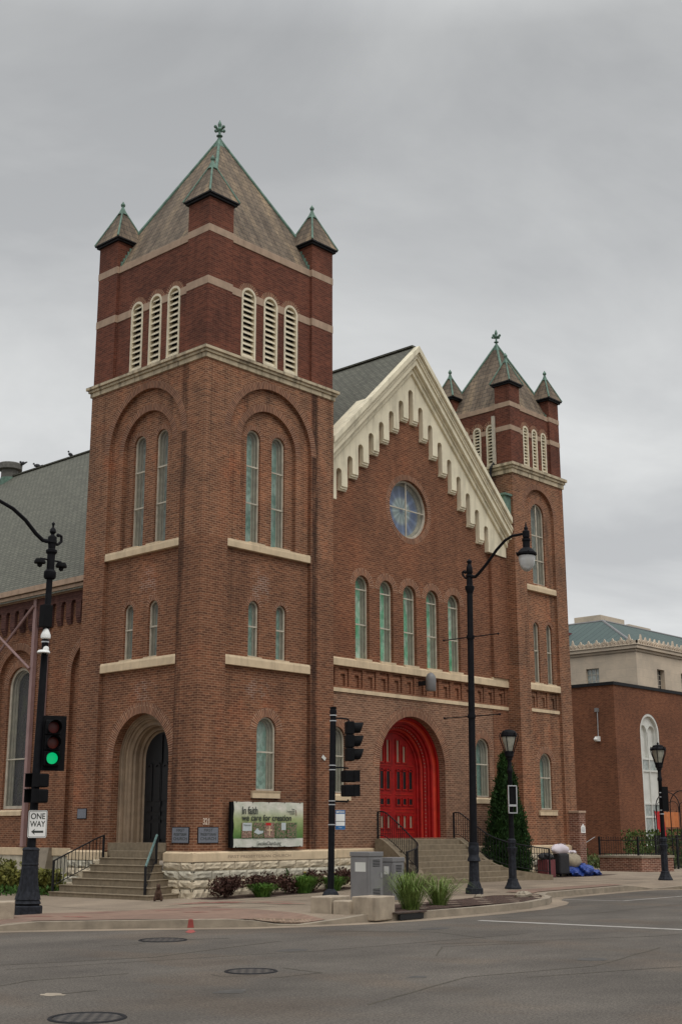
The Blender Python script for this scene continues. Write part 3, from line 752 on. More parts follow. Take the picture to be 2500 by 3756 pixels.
# lead downpipe and little roof gutter on the far tower
m = MB(); m.box(XB-.09, XB-.002, .72, .84, 15.7, 17.68); m.build('downpipe', 'frame_paint', church)
m = MB(); m.tube([(XB-.05, .80, 15.75), (XB-.22, .86, 15.5), (XB-.22, .9, 14.2)], .05, 8); m.build('drain_pipe', 'dark_metal', church)
m = MB(); m.box(XB-.42, XB-.02, .1, 1.2, 13.55, 14.25); m.box(XB-.5, XB-.02, .02, 1.3, 14.25, 14.33); m.build('roof_gutter', 'copper', church)

# ---- gable front --------------------------------------------------------------
wall = MB(); XL, XR, PIL = W, XB, 14.90; AX = 10.17; SLP = .985
ztop = lambda x: 18.6-SLP*abs(x-AX)
win = [(7.66, .70), (8.91, .70), (10.16, .70), (11.43, .70), (12.68, .70)]
holes = [arch(c-w/2, c+w/2, 7.16, 10.02-w/2, 16) for c, w in win]
DC, DR, DS = 10.22, 1.75, 3.72
dh = arch(DC-DR, DC+DR, 1.45, DS, 36)
g2 = arch(13.78, 14.60, 2.85, 4.93-.41, 16); g1 = arch(5.98, 6.80, 2.85, 4.93-.41, 16)
RC, RZ, RR = 10.19, 12.78, 1.06
rose = [(RC+RR*math.cos(2*math.pi*k/48), RZ+RR*math.sin(2*math.pi*k/48)) for k in range(48)]
out = [(XL, 1.12), (XL, ztop(XL)), (AX, 18.6), (XR, ztop(XR)), (XR, 1.12)]
wall.panel([(XL, 6.9), (XL, ztop(XL)), (AX, 18.6), (XR, ztop(XR)), (XR, 6.9)], holes+[rose], 0, FG)
for h in holes: wall.strip(h, 0, .20, FG, True)
wall.strip(rose, 0, .22, FG, True)
lw = MB(); lw.panel(rect(XL, XR, 1.12, 6.12), [dh, g1, g2], 0, FG); lw.strip(dh, 0, .28, FG, True)
for h in (g1, g2): lw.strip(h, 0, .1, FG, True)
lw.build('gable_wall', 'brick_tan', church)
fh = fret_holes(5.83, 15, .672, 6.17, 6.83)
wall.panel(rect(XL, XR, 6.12, 6.9), [h for h in fh if h[2][0] < XR-.02], 0, FG)
for h in fh:
    if h[2][0] < XR-.02: wall.strip(h, 0, .07, FG, True)
wall.panel(rect(XL, XR, 6.1, 6.9), [], .07, FG)
wall.build('gable_wall', 'brick_front', church)
m = MB(); m.prism(rect(PIL, XR, 7.2, 11.86), -.14, .02, FG); m.prism(rect(PIL, XR, 1.13, 6.05), -.02, .02, FG); m.build('pilaster', 'brick_front', church)
for c, w in win:
    window(FG, c, w, 7.16, 10.02, .0, 'glass_green', (8.36, 9.55), .22, inset=.12)
    ringpart(FG, c, 10.02-w/2, w/2, w/2+.24, -.006, .05)
window(FG, 14.19, .82, 2.85, 4.93, .0, 'glass_teal', (4.0,), .3, inset=.08); window(FG, 6.39, .82, 2.85, 4.93, .0, 'glass_teal', (4.0,), .3, inset=.08)
for c in (14.19, 6.39): ringpart(FG, c, 4.52, .41, .70, -.006, .05); sill(FG, c-.5, c+.62, 2.62, 2.84, .06)
sill(FG, XL+.01, XR-.0, 6.88, 7.17, .10, [(c-.4, c+.4) for c, w in win]+[(14.85, XR-.01)])
m = MB(); m.prism(rect(XL+.01, XR, 6.04, 6.165), -.05, .06, FG); m.build('string_course', 'limestone', church)
ringpart(FG, DC, DS, DR, DR+.33, -.006, .05, n=48)
# rose window
m = MB(); m.ring(RC, RZ, RR, RR+.20, -.006, .05, FG, 0, 2*math.pi, 56); m.build('brick_arch', 'voussoir', church)
m = MB(); m.ring(RC, RZ, RR-.07, RR, .12, .2, FG, 0, 2*math.pi, 48)
for rr, dd in ((RR-.10, .24), (RR-.14, .30)): m.ring(RC, RZ, rr, RR, dd, dd+.08, FG, 0, 2*math.pi, 48)
m.prism(rect(RC-.02, RC+.02, RZ-RR+.04, RZ+RR-.04), .13, .17, FG); m.prism(rect(RC-RR+.04, RC-.021, RZ-.02, RZ+.02), .13, .17, FG); m.prism(rect(RC+.021, RC+RR-.04, RZ-.02, RZ+.02), .13, .17, FG)
m.strip(rose, .2, .38, FG, True)
ro = m.build('rose_window', 'frame_paint', church)
me = MB(); me.face([FG(*p, .36) for p in rose], [((p[0]-RC)/RR, (p[1]-RZ)/RR) for p in rose]); me.build('stained_glass', 'rose_glass', ro)
me = MB(); me.face([FG(*p, .19) for p in rose]); me.build('storm_pane', 'storm_glass', ro)

# cream corbel table under the raking cornice
def corbel():
    sp_, ris = .549, .5365; top = []; cen = []
    for i in range(16):
        cen.append((6.32+sp_*i+(.0 if i < 8 else 0), 13.46+ris*i if i <= 7 else 17.216-.5395*(i-7)))
    hw = .128; low = [(XL+.01, 12.36), (cen[0][0]-hw, 12.36)]
    bl = lambda i: cen[i][1]-1.13
    for i, (cx, cz) in enumerate(cen):
        a, b = cx-hw, cx+hw; s = cz-hw
        low.append((a, s))
        for k in range(1, 8): t = math.pi*k/8; low.append((cx-hw*math.cos(t), s+hw*math.sin(t)))
        low.append((b, s))
        if i < 15:
            z = bl(i+1) if i+1 <= 7 else bl(i)
            low.append((b, z)); low.append((cen[i+1][0]-hw, z))
    low += [(cen[15][0]+hw, 11.93), (XR-.32, 11.87), (XR-.03, 11.87)]
    zz = lambda x: 18.0-SLP*abs(x-AX)
    up = [(XR-.03, zz(XR-.03)), (AX, 18.0), (XL+.01, zz(XL+.01))]
    m = MB(); m.prism(low+up, -.19, -.002, FG)
    for i in range(15):
        z = bl(i+1) if i+1 <= 7 else bl(i)
        m.prism(rect(cen[i][0]+hw-.015, cen[i+1][0]-hw+.015, z-.075, z), -.15, -.002, FG)
        m.prism(rect(cen[i][0]+hw-.025, cen[i+1][0]-hw+.025, z-.13, z-.075), -.10, -.002, FG)
    m.build('corbel_table', 'cream', church)
corbel()
m = MB()
for (za, zb, y0) in ((17.83, 18.02, .30), (18.02, 18.12, .24), (18.12, 18.36, .12), (18.36, 18.46, .06), (18.46, 18.58, .03), (18.58, 18.82, -.06)):
    xl, xr = XL+.012, XB-.012 if y0 > .0 else XB-.15
    A = lambda z, x: z-SLP*abs(x-AX)
    poly = [(xl, A(za, xl)), (xl, A(zb, xl)), (AX, zb), (xr, A(zb, xr)), (xr, A(za, xr)), (AX, za)]
    m.prism(poly, y0-GY, .05, FG)
m.build('raking_cornice', 'cream', church, bevel=.012)

# ---- nave -----------------------------------------------------------------------
def nave():
    xe, ze, xr_, zr = .98, 9.72, AX, 18.84
    m = MB(); sl = math.hypot(xr_-xe, zr-ze)
    for s in (0, 1):
        X = lambda x: x if s == 0 else 2*AX-x
        xt, yt = (W+.003, W+.003) if s == 0 else (2*AX-XB+.003, WB+.003)     # the roof stops against the towers
        zt = ze+(zr-ze)*(xt-xe)/(AX-xe); st = sl*(xt-xe)/(AX-xe)
        for dz in (0, -.2):
            m.face([(X(xe), yt, ze+dz), (X(xe), 46, ze+dz), (X(xt), 46, zt+dz), (X(xt), yt, zt+dz)], [(yt, 0), (46, 0), (46, st), (yt, st)])
            m.face([(X(xt), .2, zt+dz), (X(xt), 46, zt+dz), (AX, 46, zr+dz), (AX, .2, zr+dz)], [(.2, st), (46, st), (46, sl), (.2, sl)])
        m.face([(X(xt), 0.2, zt), (AX, .2, zr), (AX, .2, zr-.2), (X(xt), .2, zt-.2)])
        m.face([(X(xe), 46, ze), (AX, 46, zr), (AX, 46, zr-.2), (X(xe), 46, ze-.2)])
    # cut the strip of roof that would poke through the towers: the roof starts behind them
    rf = m.build('nave_roof', 'shingle', church)
    m = MB(); m.obox((AX, 23.1, zr+.02), (.10, 0, 0), (0, 22.9, 0), (0, 0, .03)); m.build('ridge_cap', 'shingle', rf)
    m = MB(); b = (AX, 26.3, zr-.45)
    m.lathe([(.42, 0), (.42, .32), (.42, .34), (.42, .8), (.60, .84), (.60, 1.12), (.56, 1.16), (.15, 1.2), (0, 1.3)], b, 20); m.build('roof_vent', 'vent_grey', rf)
    m = MB(); m.lathe([(.45, 0), (.45, .40), (.43, .41)], b, 20); m.build('vent_collar', 'copper', rf)
    # box gutter and soffit
    m = MB(); m.prism([(W, 9.74), (W, 9.93), (46, 9.93), (46, 9.74)], -.36, -.15, FN); m.prism([(W, 9.60), (W, 9.738), (46, 9.738), (46, 9.60)], -.28, .2, FN); m.prism([(W, 9.5), (W, 9.598), (46, 9.598), (46, 9.5)], -.18, .2, FN)
    m.build('eaves', 'band_stone', church, bevel=.01)
    # side wall with tall arched bays
    bays = [6.75, 11.02, 15.3, 19.6, 23.9, 28.2]
    w = MB(); o_h = [arch(b-1.12, b+1.12, 1.18, 6.72, 24) for b in bays]
    o_h[0] = arch(bays[0]-.9, bays[0]+1.12, 1.18, 6.72, 24)
    w.panel(rect(W, 46, 1.15, 9.6), [arch(b-1.12, b+1.12, 1.2 if i == 0 else 2.42, 6.72, 24) for i, b in enumerate(bays)], 0, FN)
    for i, b in enumerate(bays):
        z0 = 1.2 if i == 0 else 2.42
        w.strip(arch(b-1.12, b+1.12, z0, 6.72, 24), 0, .14, FN, True)
        if i == 0:
            w.panel(arch(b-1.12, b+1.12, z0, 6.72, 24), [arch(b-.86, b+.86, z0+.01, 6.66, 20)], .14, FN); w.strip(arch(b-.86, b+.86, z0+.01, 6.66, 20), .14, .26, FN, True)
            w.panel(arch(b-.86, b+.86, z0, 6.66, 20), [], .26, FN)
        else:
            h = arch(b-.70, b+.70, z0+.01, 6.56, 20); w.panel(arch(b-1.12, b+1.12, z0, 6.72, 24), [h], .14, FN); w.strip(h, .14, .24, FN, True)
            window(FN, b, 1.40, z0+.01, 7.26, .14, 'glass_dark', (4.1,), .34, wide=.10, paint='frame_paint', inset=.09)
            ringpart(FN, b, 6.56, .70, .98, .134, .18, n=28)
            sill(FN, b-.78, b+.78, 2.20, 2.41, .05)
        ringpart(FN, b, 6.72, 1.12, 1.38, -.006, .05, n=32)
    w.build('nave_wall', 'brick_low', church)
    # dark brick arcade under the eaves
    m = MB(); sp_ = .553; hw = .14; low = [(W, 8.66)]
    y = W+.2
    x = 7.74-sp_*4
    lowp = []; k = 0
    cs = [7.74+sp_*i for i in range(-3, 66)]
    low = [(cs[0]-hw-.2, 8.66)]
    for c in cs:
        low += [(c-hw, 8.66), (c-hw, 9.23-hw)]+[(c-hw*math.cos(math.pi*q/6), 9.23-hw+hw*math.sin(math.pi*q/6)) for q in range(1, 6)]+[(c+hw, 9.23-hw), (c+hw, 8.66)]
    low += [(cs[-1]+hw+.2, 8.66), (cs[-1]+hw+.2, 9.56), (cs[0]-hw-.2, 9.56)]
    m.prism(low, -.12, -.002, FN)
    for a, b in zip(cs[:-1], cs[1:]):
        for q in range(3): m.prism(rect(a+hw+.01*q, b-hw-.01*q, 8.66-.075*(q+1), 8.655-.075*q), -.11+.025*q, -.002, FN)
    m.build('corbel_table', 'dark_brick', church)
    # mauve downpipe and bracing pipes
    m = MB(); m.box(NX-.16, NX-.02, 9.86, 10.02, 1.2, 9.55); m.build('downpipe', 'mauve', church)
    m = MB(); m.box(NX-.09, NX-.02, 9.16, 9.22, 5.0, 9.2); m.build('drain_pipe', 'mauve', church)
    m = MB()
    m.tube([(NX-.2, 9.95, 9.25), (NX-.2, 12.6, 7.35)], .05, 6); m.tube([(NX-.34, 12.6, 8.9), (NX-.2, 10.0, 7.1)], .045, 6)
    m.build('brace', 'mauve', church)
nave()

m = MB(); m.face([(.75, 8.2, -.3), (.75, 8.9, -.3), (1.1, 8.8, 1.18), (1.1, 8.3, 1.18)]); m.face([(.75, 8.2, -.3), (1.1, 8.3, 1.18), (1.3, 8.3, 1.18), (1.3, 8.2, -.3)]); m.face([(1.1, 8.3, 1.18), (1.1, 8.8, 1.18), (1.3, 8.8, 1.18), (1.3, 8.3, 1.18)]); m.build('buttress', 'kerb', church)
# ---- side entrance --------------------------------------------------------------
def arch_surround(F, cu, sp, v0, prof, mat, name='door_surround', parent=church, n=36):
    m = MB()
    for (r0, d0), (r1, d1) in zip(prof[:-1], prof[1:]):
        pts = []
        for (r, d) in ((r0, d0), (r1, d1)):
            pts.append([F(cu-r, v0, d)]+[F(cu-r*math.cos(math.pi*k/n), sp+r*math.sin(math.pi*k/n), d) for k in range(n+1)]+[F(cu+r, v0, d)])
        for a in range(len(pts[0])-1): m.face([pts[0][a], pts[0][a+1], pts[1][a+1], pts[1][a]])
    return m.build(name, mat, parent)
arch_surround(FL, 2.62, 3.78, 1.16, [(1.30, .38), (1.24, .38), (1.24, .42), (1.21, .44), (1.20, .47), (1.15, .47), (1.15, .52), (1.10, .54), (1.08, .60), (1.04, .62), (.98, .62), (.98, .68), (.94, .72), (.93, .86), (.89, .88), (.84, .88), (.84, .95), (.78, 1.0)], 'tan_wood')
m = MB(); m.prism(arch(1.84, 3.40, 1.37, 3.78, 24), .98, 1.06, FL); dl = m.build('side_door', 'door_black', church)
m = MB()
for k in range(4):
    u = 1.96+k*.36
    for (a, b) in ((1.48, 1.92), (2.02, 2.14), (2.26, 2.40), (2.56, 3.55)): m.prism([(u, a), (u, b), (u+.27, b), (u+.27, a)], .955, .98, FL)
    m.ring(u+.135, 3.56, .05, .135, .95, .98, FL, n=8)
m.prism(rect(2.605, 2.635, 1.4, 4.5), .94, .98, FL); m.build('door_panel', 'door_black', dl)
m = MB(); m.box(.1, 1.0, 1.30, 3.93, 1.0, 1.37); m.build('threshold', 'concrete_step', church)

# ---- main entrance ----------------------------------------------------------------
Z0 = 1.41
sur = arch_surround(FG, DC, DS, Z0, [(1.76, .27), (1.66, .27), (1.66, .33)], 'red_paint')
arch_surround(FG, DC, DS, Z0, [(1.60, .44), (1.54, .46), (1.54, .54), (1.46, .56), (1.46, .62), (1.44, .64)], 'red_paint', 'moulding', sur)
arch_surround(FG, DC, DS, Z0, [(1.66, .33), (1.67, .36), (1.66, .40), (1.63, .43), (1.60, .44)], 'orange_paint', 'roll_moulding', sur)
arch_surround(FG, DC, DS, Z0, [(1.44, .64), (1.38, .66), (1.38, .72)], 'red_paint', 'moulding', sur)
arch_surround(FG, DC, DS, Z0, [(1.38, .72), (1.39, .735), (1.37, .76), (1.35, .76)], 'orange_paint', 'roll_moulding', sur)
arch_surround(FG, DC, DS, Z0, [(1.35, .76), (1.31, .78), (1.30, .86), (1.24, .88), (1.24, .95)], 'red_paint', 'moulding', sur)
m = MB()
zz = Z0+.1
while zz < DS:
    for s in (-1, 1): m.ball(FG(DC+s*1.41, zz, .64), .019, 6, 4)
    zz += .125
for k in range(1, 36):
    t = math.pi*k/36; m.ball(FG(DC-1.41*math.cos(t), DS+1.41*math.sin(t), .64), .019, 6, 4)
m.build('bead', 'taupe', sur)
DD = .92
for s in (-1, 1):
    half = [(DC, Z0), (DC+s*1.25, Z0), (DC+s*1.25, DS)]+[(DC+s*1.25*math.cos(math.pi/2*k/14), DS+1.25*math.sin(math.pi/2*k/14)) for k in range(1, 15)]
    m = MB(); m.prism(half, DD, DD+.06, FG); leaf_o = m.build('door_leaf', 'red_paint', church)
    og = MB()
    for k in range(3):
        u = DC+s*(.27+k*.33); w = .085; ht = DS+math.sqrt(max(0, 1.12**2-(abs(u-DC)+.13)**2))-.05
        def cell(z0, z1, kind, tw=.085, rnd_top=False):
            if z1-z0 < .1: return
            fr = MB(); mb = MB()
            for (q0, q1, y0, y1) in ((u-w-.045, u-w, z0-.045, z1+.045), (u+w, u+w+.045, z0-.045, z1+.045), (u-w, u+w, z1, z1+.045), (u-w, u+w, z0-.045, z0)):
                fr.prism(rect(q0, q1, y0, y1), DD-.03, DD, FG)
            mb.prism(rect(u-tw, u+tw, z0, z1), DD-.008, DD, FG)
            if rnd_top: mb.ring(u, z1, 0, .085, DD-.008, DD, FG, n=8); fr.ring(u, z1, .085, .13, DD-.03, DD, FG, n=10)
            po = fr.build('panel', 'red_paint', leaf_o); mb.build('inlay' if kind == 'taupe' else 'pane', kind, po)
            og.prism(rect(u+w+.002, u+w+.016, z0, z1), DD-.036, DD-.03, FG); og.prism(rect(u-w, u+w, z0-.016, z0-.002), DD-.036, DD-.03, FG)
        cell(1.78, 2.17, 'taupe', .045); cell(2.55, 2.74, 'door_black'); cell(3.07, 3.66, 'door_black', rnd_top=True); cell(3.98, ht, 'taupe', .045)
    for z in (1.62, 2.30, 2.42, 2.88, 3.86): og.prism(rect(DC+min(s*.12, s*1.1), DC+max(s*.12, s*1.1), z, z+.012), DD-.02, DD, FG)
    og.build('edge_trim', 'orange_paint', leaf_o)
# ---- wall lamp over the door
m = MB(); m.box(10.55, 10.65, .15, .58, 6.55, 6.70); lm = m.build('flood_lamp', 'dark_metal', church)
m = MB(); m.lathe([(.02, .64), (.10, .60), (.17, .50), (.18, .38), (.18, .05), (.15, 0), (0, 0)], (10.60, .06, 6.33), 14); m.build('lamp_hood', 'cab_grey', lm, smooth=True)

# ================================================================== GROUND AND STREET
def lerp_tab(t, x):
    if x <= t[0][0]: return t[0][1]
    for (a, va), (b, vb) in zip(t[:-1], t[1:]):
        if x <= b: return va+(vb-va)*(x-a)/(b-a)
    return t[-1][1]
GT = [(-200, -.12), (-3, -.12), (-1.7, -.06), (0, -.06), (4, 0), (8, .10), (13, .09), (17, .03), (21, .02), (30, .03)]
RAMPS = [((-10.0, -4.2), .6), ((-4.35, -8.4), .45), ((14.2, -6.1), .3)]
def gz(x, y):
    k = max(0, min(1, (y+5.5)/4, (x+7)/3))
    z = lerp_tab(GT, x)*k
    for (cx, cy), r in RAMPS:
        d = math.hypot(x-cx, y-cy)
        if d < r+.8: z = min(z, -.135+(.135+z)*max(0, d-r)/.8)
    return z
KERB = [(-9.9, 60), (-9.8, 2), (-9.75, -4.3), (-9.3, -4.9), (-8.6, -5.33), (-7.0, -6.55), (-5.3, -7.94), (-4.4, -8.38), (-3.47, -8.66), (-1.6, -8.98), (1.0, -8.95), (3.2, -8.7), (5.0, -8.1), (5.9, -7.6), (6.6, -6.9), (7.5, -6.4), (10, -6.1), (13.3, -5.85), (14.2, -6.0), (14.75, -6.6), (15.2, -8.2), (16.5, -9.4), (24, -9.6), (200, -9.6)]
def surf(name, poly, zf, mat, off=0, step=.8, kind='structure', mb=None):
    xs = [p[0] for p in poly]; ys = [p[1] for p in poly]
    pts = [Vector(p) for p in poly]; n = len(pts)
    inside = lambda x, y: sum(((poly[i][1] > y) != (poly[i-1][1] > y)) and (x < (poly[i-1][0]-poly[i][0])*(y-poly[i][1])/(poly[i-1][1]-poly[i][1])+poly[i][0]) for i in range(n)) % 2
    x = max(min(xs), -14)+step/2
    while x < min(max(xs), 32):
        y = max(min(ys), -12)+step/2
        while y < min(max(ys), 6):
            if inside(x, y) and min(math.hypot(x-p[0], y-p[1]) for p in poly) > step*.35: pts.append(Vector((x, y)))
            y += step
        x += step
    ed = [(i, (i+1) % n) for i in range(n)]
    v, e, f, *_ = delaunay_2d_cdt(pts, ed, [list(range(n))], 1, 1e-5)
    m = mb or MB()
    for t in f:
        q = [(v[k].x, v[k].y, zf(v[k].x, v[k].y)+off) for k in t]; m.face(q, [(p[0], p[1]) for p in q])
    if mb is None:
        o = m.build(name, mat); tag(o, kind=kind); return o
side = KERB+[(200, 80), (-9.9, 80)]
# densify the kerb so that ramps follow the ground
def dens(path, st=.5):
    out = []
    for a, b in zip(path[:-1], path[1:]):
        l = math.hypot(b[0]-a[0], b[1]-a[1]); k = max(1, int(min(l, 40)/st))
        out += [(a[0]+(b[0]-a[0])*i/k, a[1]+(b[1]-a[1])*i/k) for i in range(k)]
    return out+[path[-1]]
KD = dens(KERB[1:-1]); 
def offs(path, d):
    out = []
    for i, p in enumerate(path):
        a, b = path[max(0, i-1)], path[min(len(path)-1, i+1)]; t = Vector((b[0]-a[0], b[1]-a[1])).normalized(); out.append((p[0]-t.y*d, p[1]+t.x*d))
    return out
kz = lambda x, y: max(gz(x, y), -.135)
KI = offs(KD, .17); KG = offs(KD, -.45)
def ground():
    m = MB(); m.face([(-600, -600, -.25), (600, -600, -.25), (600, 600, -.25), (-600, 600, -.25)]); tag(m.build('ground', 'soil'), kind='structure')
    m = MB(); m.face([(-300, -60, -.15), (300, -60, -.15), (300, -5.0, -.15), (-300, -5.0, -.15)]); m.face([(-60, -5.0, -.15), (-9.0, -5.0, -.15), (-9.0, 300, -.15), (-60, 300, -.15)])
    tag(m.build('road', 'asphalt'), kind='structure')
    side = KI+[(200, KI[-1][1]), (200, 80), (KI[0][0], 80)]
    surf('sidewalk', side, gz, 'old_concrete', 0, .3)
    m = MB()
    for i in range(len(KD)-1):
        a, b = KD[i], KD[i+1]; c, d = KI[i], KI[i+1]
        za, zb, zc, zd = kz(*a)+.006, kz(*b)+.006, gz(*c)+.008, gz(*d)+.008
        m.face([(*a, za), (*b, zb), (*d, zd), (*c, zc)]); m.face([(*a, -.2), (*b, -.2), (*b, zb), (*a, za)]); m.face([(*c, zc-.04), (*d, zd-.04), (*d, zd), (*c, zc)])
    tag(m.build('kerb', 'kerb'), kind='structure')
    m = MB()
    for i in range(len(KD)-1):
        a, b, c, d = KD[i], KD[i+1], KG[i], KG[i+1]; m.face([(*a, -.146), (*b, -.146), (*d, -.146), (*c, -.146)])
    tag(m.build('gutter', 'old_concrete'), kind='structure')
ground()
pav = [(-9.2, -3.55), (-6.9, -3.32), (-5.0, -3.0), (-3.3, -2.98), (-2.75, -3.4), (-2.9, -4.6), (-3.35, -7.0), (-3.6, -8.3), (-4.4, -8.15), (-5.25, -7.7), (-6.9, -6.33), (-8.5, -5.1), (-9.1, -4.6)]
surf('paver_band', pav, gz, 'paver', .014, .2)
surf('tactile_strip', [(-5.0, -7.55), (-3.75, -8.0), (-3.95, -8.28), (-5.05, -7.85)], gz, 'tactile', .022, .15)
surf('paver_band', [(6.9, -6.35), (7.6, -6.0), (13.2, -5.5), (13.2, -4.9), (7.6, -5.1), (6.9, -5.4)], gz, 'paver', .016, .3)
# joints sawn in the concrete
m = MB()
def jline(a, b, w=.012):
    a, b = Vector(a), Vector(b); n = int((b-a).length/.5)+1; t = (b-a).normalized(); q = Vector((-t.y, t.x))*w
    for i in range(n):
        p, r_ = a+(b-a)*i/n, a+(b-a)*(i+1)/n
        if min((p-Vector(k)).length for k in KD) < .3: continue
        m.face([(p.x-q.x, p.y-q.y, gz(*p)+.0025), (r_.x-q.x, r_.y-q.y, gz(*r_)+.0025), (r_.x+q.x, r_.y+q.y, gz(*r_)+.0025), (p.x+q.x, p.y+q.y, gz(*p)+.0025)])
for x in [-2.6+1.52*i for i in range(18)]: jline((x, -6.2 if 5 < x else (-5.6 if x < 0 else -6)), (x, -1.9 if x > 0 else -1.5))
for y in (-2.0, -3.5, -5.0): jline((-2.6, y), (24.5, y))
for y in (2.5, 5.5, 8.5): jline((-9.0, y), (-3.9, y))
jline((-4.2, -2.8), (-4.2, 12)); jline((-6.8, -2.6), (-6.8, 12))
tag(m.build('pavement_joint', 'soil'), kind='structure')

# utility marks sprayed in red
rm = random.Random(11); m = MB()
def spray(p0, p1, w, z=None, n=7):
    a, b = Vector(p0), Vector(p1); t = (b-a).normalized(); q = Vector((-t.y, t.x)); L_ = []; R_ = []
    for i in range(n+1):
        p = a+(b-a)*i/n; ww = w*(.35+.65*math.sin(math.pi*min(1, max(0, i/n))))*rm.uniform(.6, 1.2)
        L_.append(p+q*ww); R_.append(p-q*ww)
    for i in range(n):
        f = [L_[i], L_[i+1], R_[i+1], R_[i]]
        m.face([(v.x, v.y, (gz(v.x, v.y)+.024) if z is None else z) for v in f])
for a, b, w in (((-2.3, -1.75), (-1.5, -2.9), .05), ((-2.2, -2.0), (-1.0, -2.6), .06), ((-1.6, -2.1), (-1.2, -3.1), .10), ((-1.35, -2.5), (-.95, -3.1), .12), ((-1.0, -3.2), (-.75, -3.9), .06), ((-.7, -3.3), (-.3, -4.2), .05),
                ((-1.2, -4.1), (-1.1, -4.9), .06), ((-.9, -4.3), (-.9, -5.1), .05), ((-6.2, -3.5), (-5.4, -3.6), .04), ((-4.6, -4.0), (-3.9, -4.2), .05), ((-4.0, -5.2), (-3.6, -5.5), .06), ((-5.0, -5.4), (-4.6, -5.8), .06),
                ((-8.0, -3.9), (-7.6, -4.4), .05), ((-7.5, -4.6), (-7.2, -5.2), .05), ((-5.9, -3.0), (-4.7, -3.1), .03), ((-3.0, -3.4), (-2.3, -3.9), .05)): spray(a, b, w)
spray((-6.55, -7.5), (-7.1, -8.1), .10, -.1455)
a = Vector((-6.55, -6.9)); tag(m.build('red_survey_paint', 'red_mark'), kind='structure')
m = MB()
_a, _b = Vector(KERB[5]), Vector(KERB[6]); _t = (_b-_a).normalized(); _n = Vector((_t.y, -_t.x))*.004
for c_, w0, w1 in ((.95, .065, .045),):
    p = _a+_t*c_+_n; m.face([(*(p-_t*w0), -.145), (*(p+_t*w0), -.145), (*(p+_t*w1), .003), (*(p-_t*w1), .003)])
    m.face([(*(p-_t*w1), .010), (*(p+_t*w1), .010), (*(p+_t*w1*.8-_n*40), .013), (*(p-_t*w1*.8-_n*40), .013)])
tag(m.build('red_survey_paint', 'red_mark'), kind='structure')
# white lines on the road
m = MB()
def line(pts, w, z=-.146):
    for a, b in zip(pts[:-1], pts[1:]):
        a, b = Vector(a), Vector(b); t = (b-a).normalized(); q = Vector((-t.y, t.x))*w
        m.face([(*(a-q), z), (*(b-q), z), (*(b+q), z), (*(a+q), z)])
line([(-.84, -10.2), (-.35, -14.5), (.3, -21)], .11); line([(7.3, -6.95), (7.7, -8.64)], .05); line([(7.7, -8.66), (10.98, -8.70), (30, -9.0)], .05)
tag(m.build('road_marking', 'paint_white'), kind='structure')
m = MB()
def crack(pts, w=.012):
    pts = [Vector(p) for p in pts]
    for a, b in zip(pts[:-1], pts[1:]):
        n = 5; prev = a
        for i in range(1, n+1):
            p = a+(b-a)*i/n+Vector((rm.uniform(-.02, .02), rm.uniform(-.02, .02)))
            t = (p-prev).normalized(); q = Vector((-t.y, t.x))*w
            m.face([(*(prev-q), -.1475), (*(p-q), -.1475), (*(p+q), -.1475), (*(prev+q), -.1475)]); prev = p
crack([(-10.3, -13.76), (-10.39, -14.6), (-11.28, -14.54)], .018); crack([(-11.5, -13.6), (-11.6, -13.95), (-11.2, -14.2)]); crack([(-9.9, -9.1), (-9.4, -9.3), (-8.8, -8.95)])
crack([(-8.3, -9.0), (-7.4, -9.5)], .02); crack([(-14.2, -13.8), (-13.6, -13.9)], .02); crack([(-6, -13), (-2, -15), (1, -15.5)], .015); crack([(-9, -17), (-6, -18), (-3, -17.6)], .015)
crack([(-13.0, -11.0), (-8, -12.4), (-3, -12.9)], .01)
crack([(-14, -10), (-10.5, -11.2), (-7.2, -10.6)], .018); crack([(-12.4, -17.2), (-9.5, -16.4), (-7.2, -16.9), (-4, -16.2)], .016); crack([(-5.2, -9.6), (-3.9, -11.4), (-4.4, -13.0)], .014)
crack([(-15.2, -13.0), (-13.6, -12.4), (-12.2, -12.7)], .014); crack([(-7.5, -14.3), (-6.2, -13.4), (-4.4, -14.2)], .012); crack([(0, -10), (3, -10.8), (8, -10.5)], .02)
tag(m.build('road_crack', 'soil'), kind='structure')
m = MB()
for (x, y, r1, r2) in ((-12.6, -15.2, .22, .12), (-8.3, -12.0, .3, .14), (-6.4, -16.4, .26, .15), (-3.2, -10.9, .35, .16), (-9.9, -15.9, .14, .09)):
    n = 18; ring = [(x+(r1*math.cos(2*math.pi*k/n)+r2*math.sin(4*math.pi*k/n)*.3)*rm.uniform(.85, 1.15), y+r2*1.4*math.sin(2*math.pi*k/n)*rm.uniform(.85, 1.15), -.1478) for k in range(n)]
    for k in range(n): m.face([(x, y, -.1478), ring[k], ring[(k+1) % n]])
tag(m.build('oil_stain', 'oil_stain'), kind='structure')
m = MB(); c = Vector((-14.2, -13.82))
pp = [c+Vector((math.cos(t)*rm.uniform(.10, .17), math.sin(t)*rm.uniform(.1, .19))) for t in [i*2*math.pi/14 for i in range(14)]]
m.face([(p.x, p.y, -.1465) for p in pp]); tag(m.build('road_patch', 'kerb'), kind='structure')

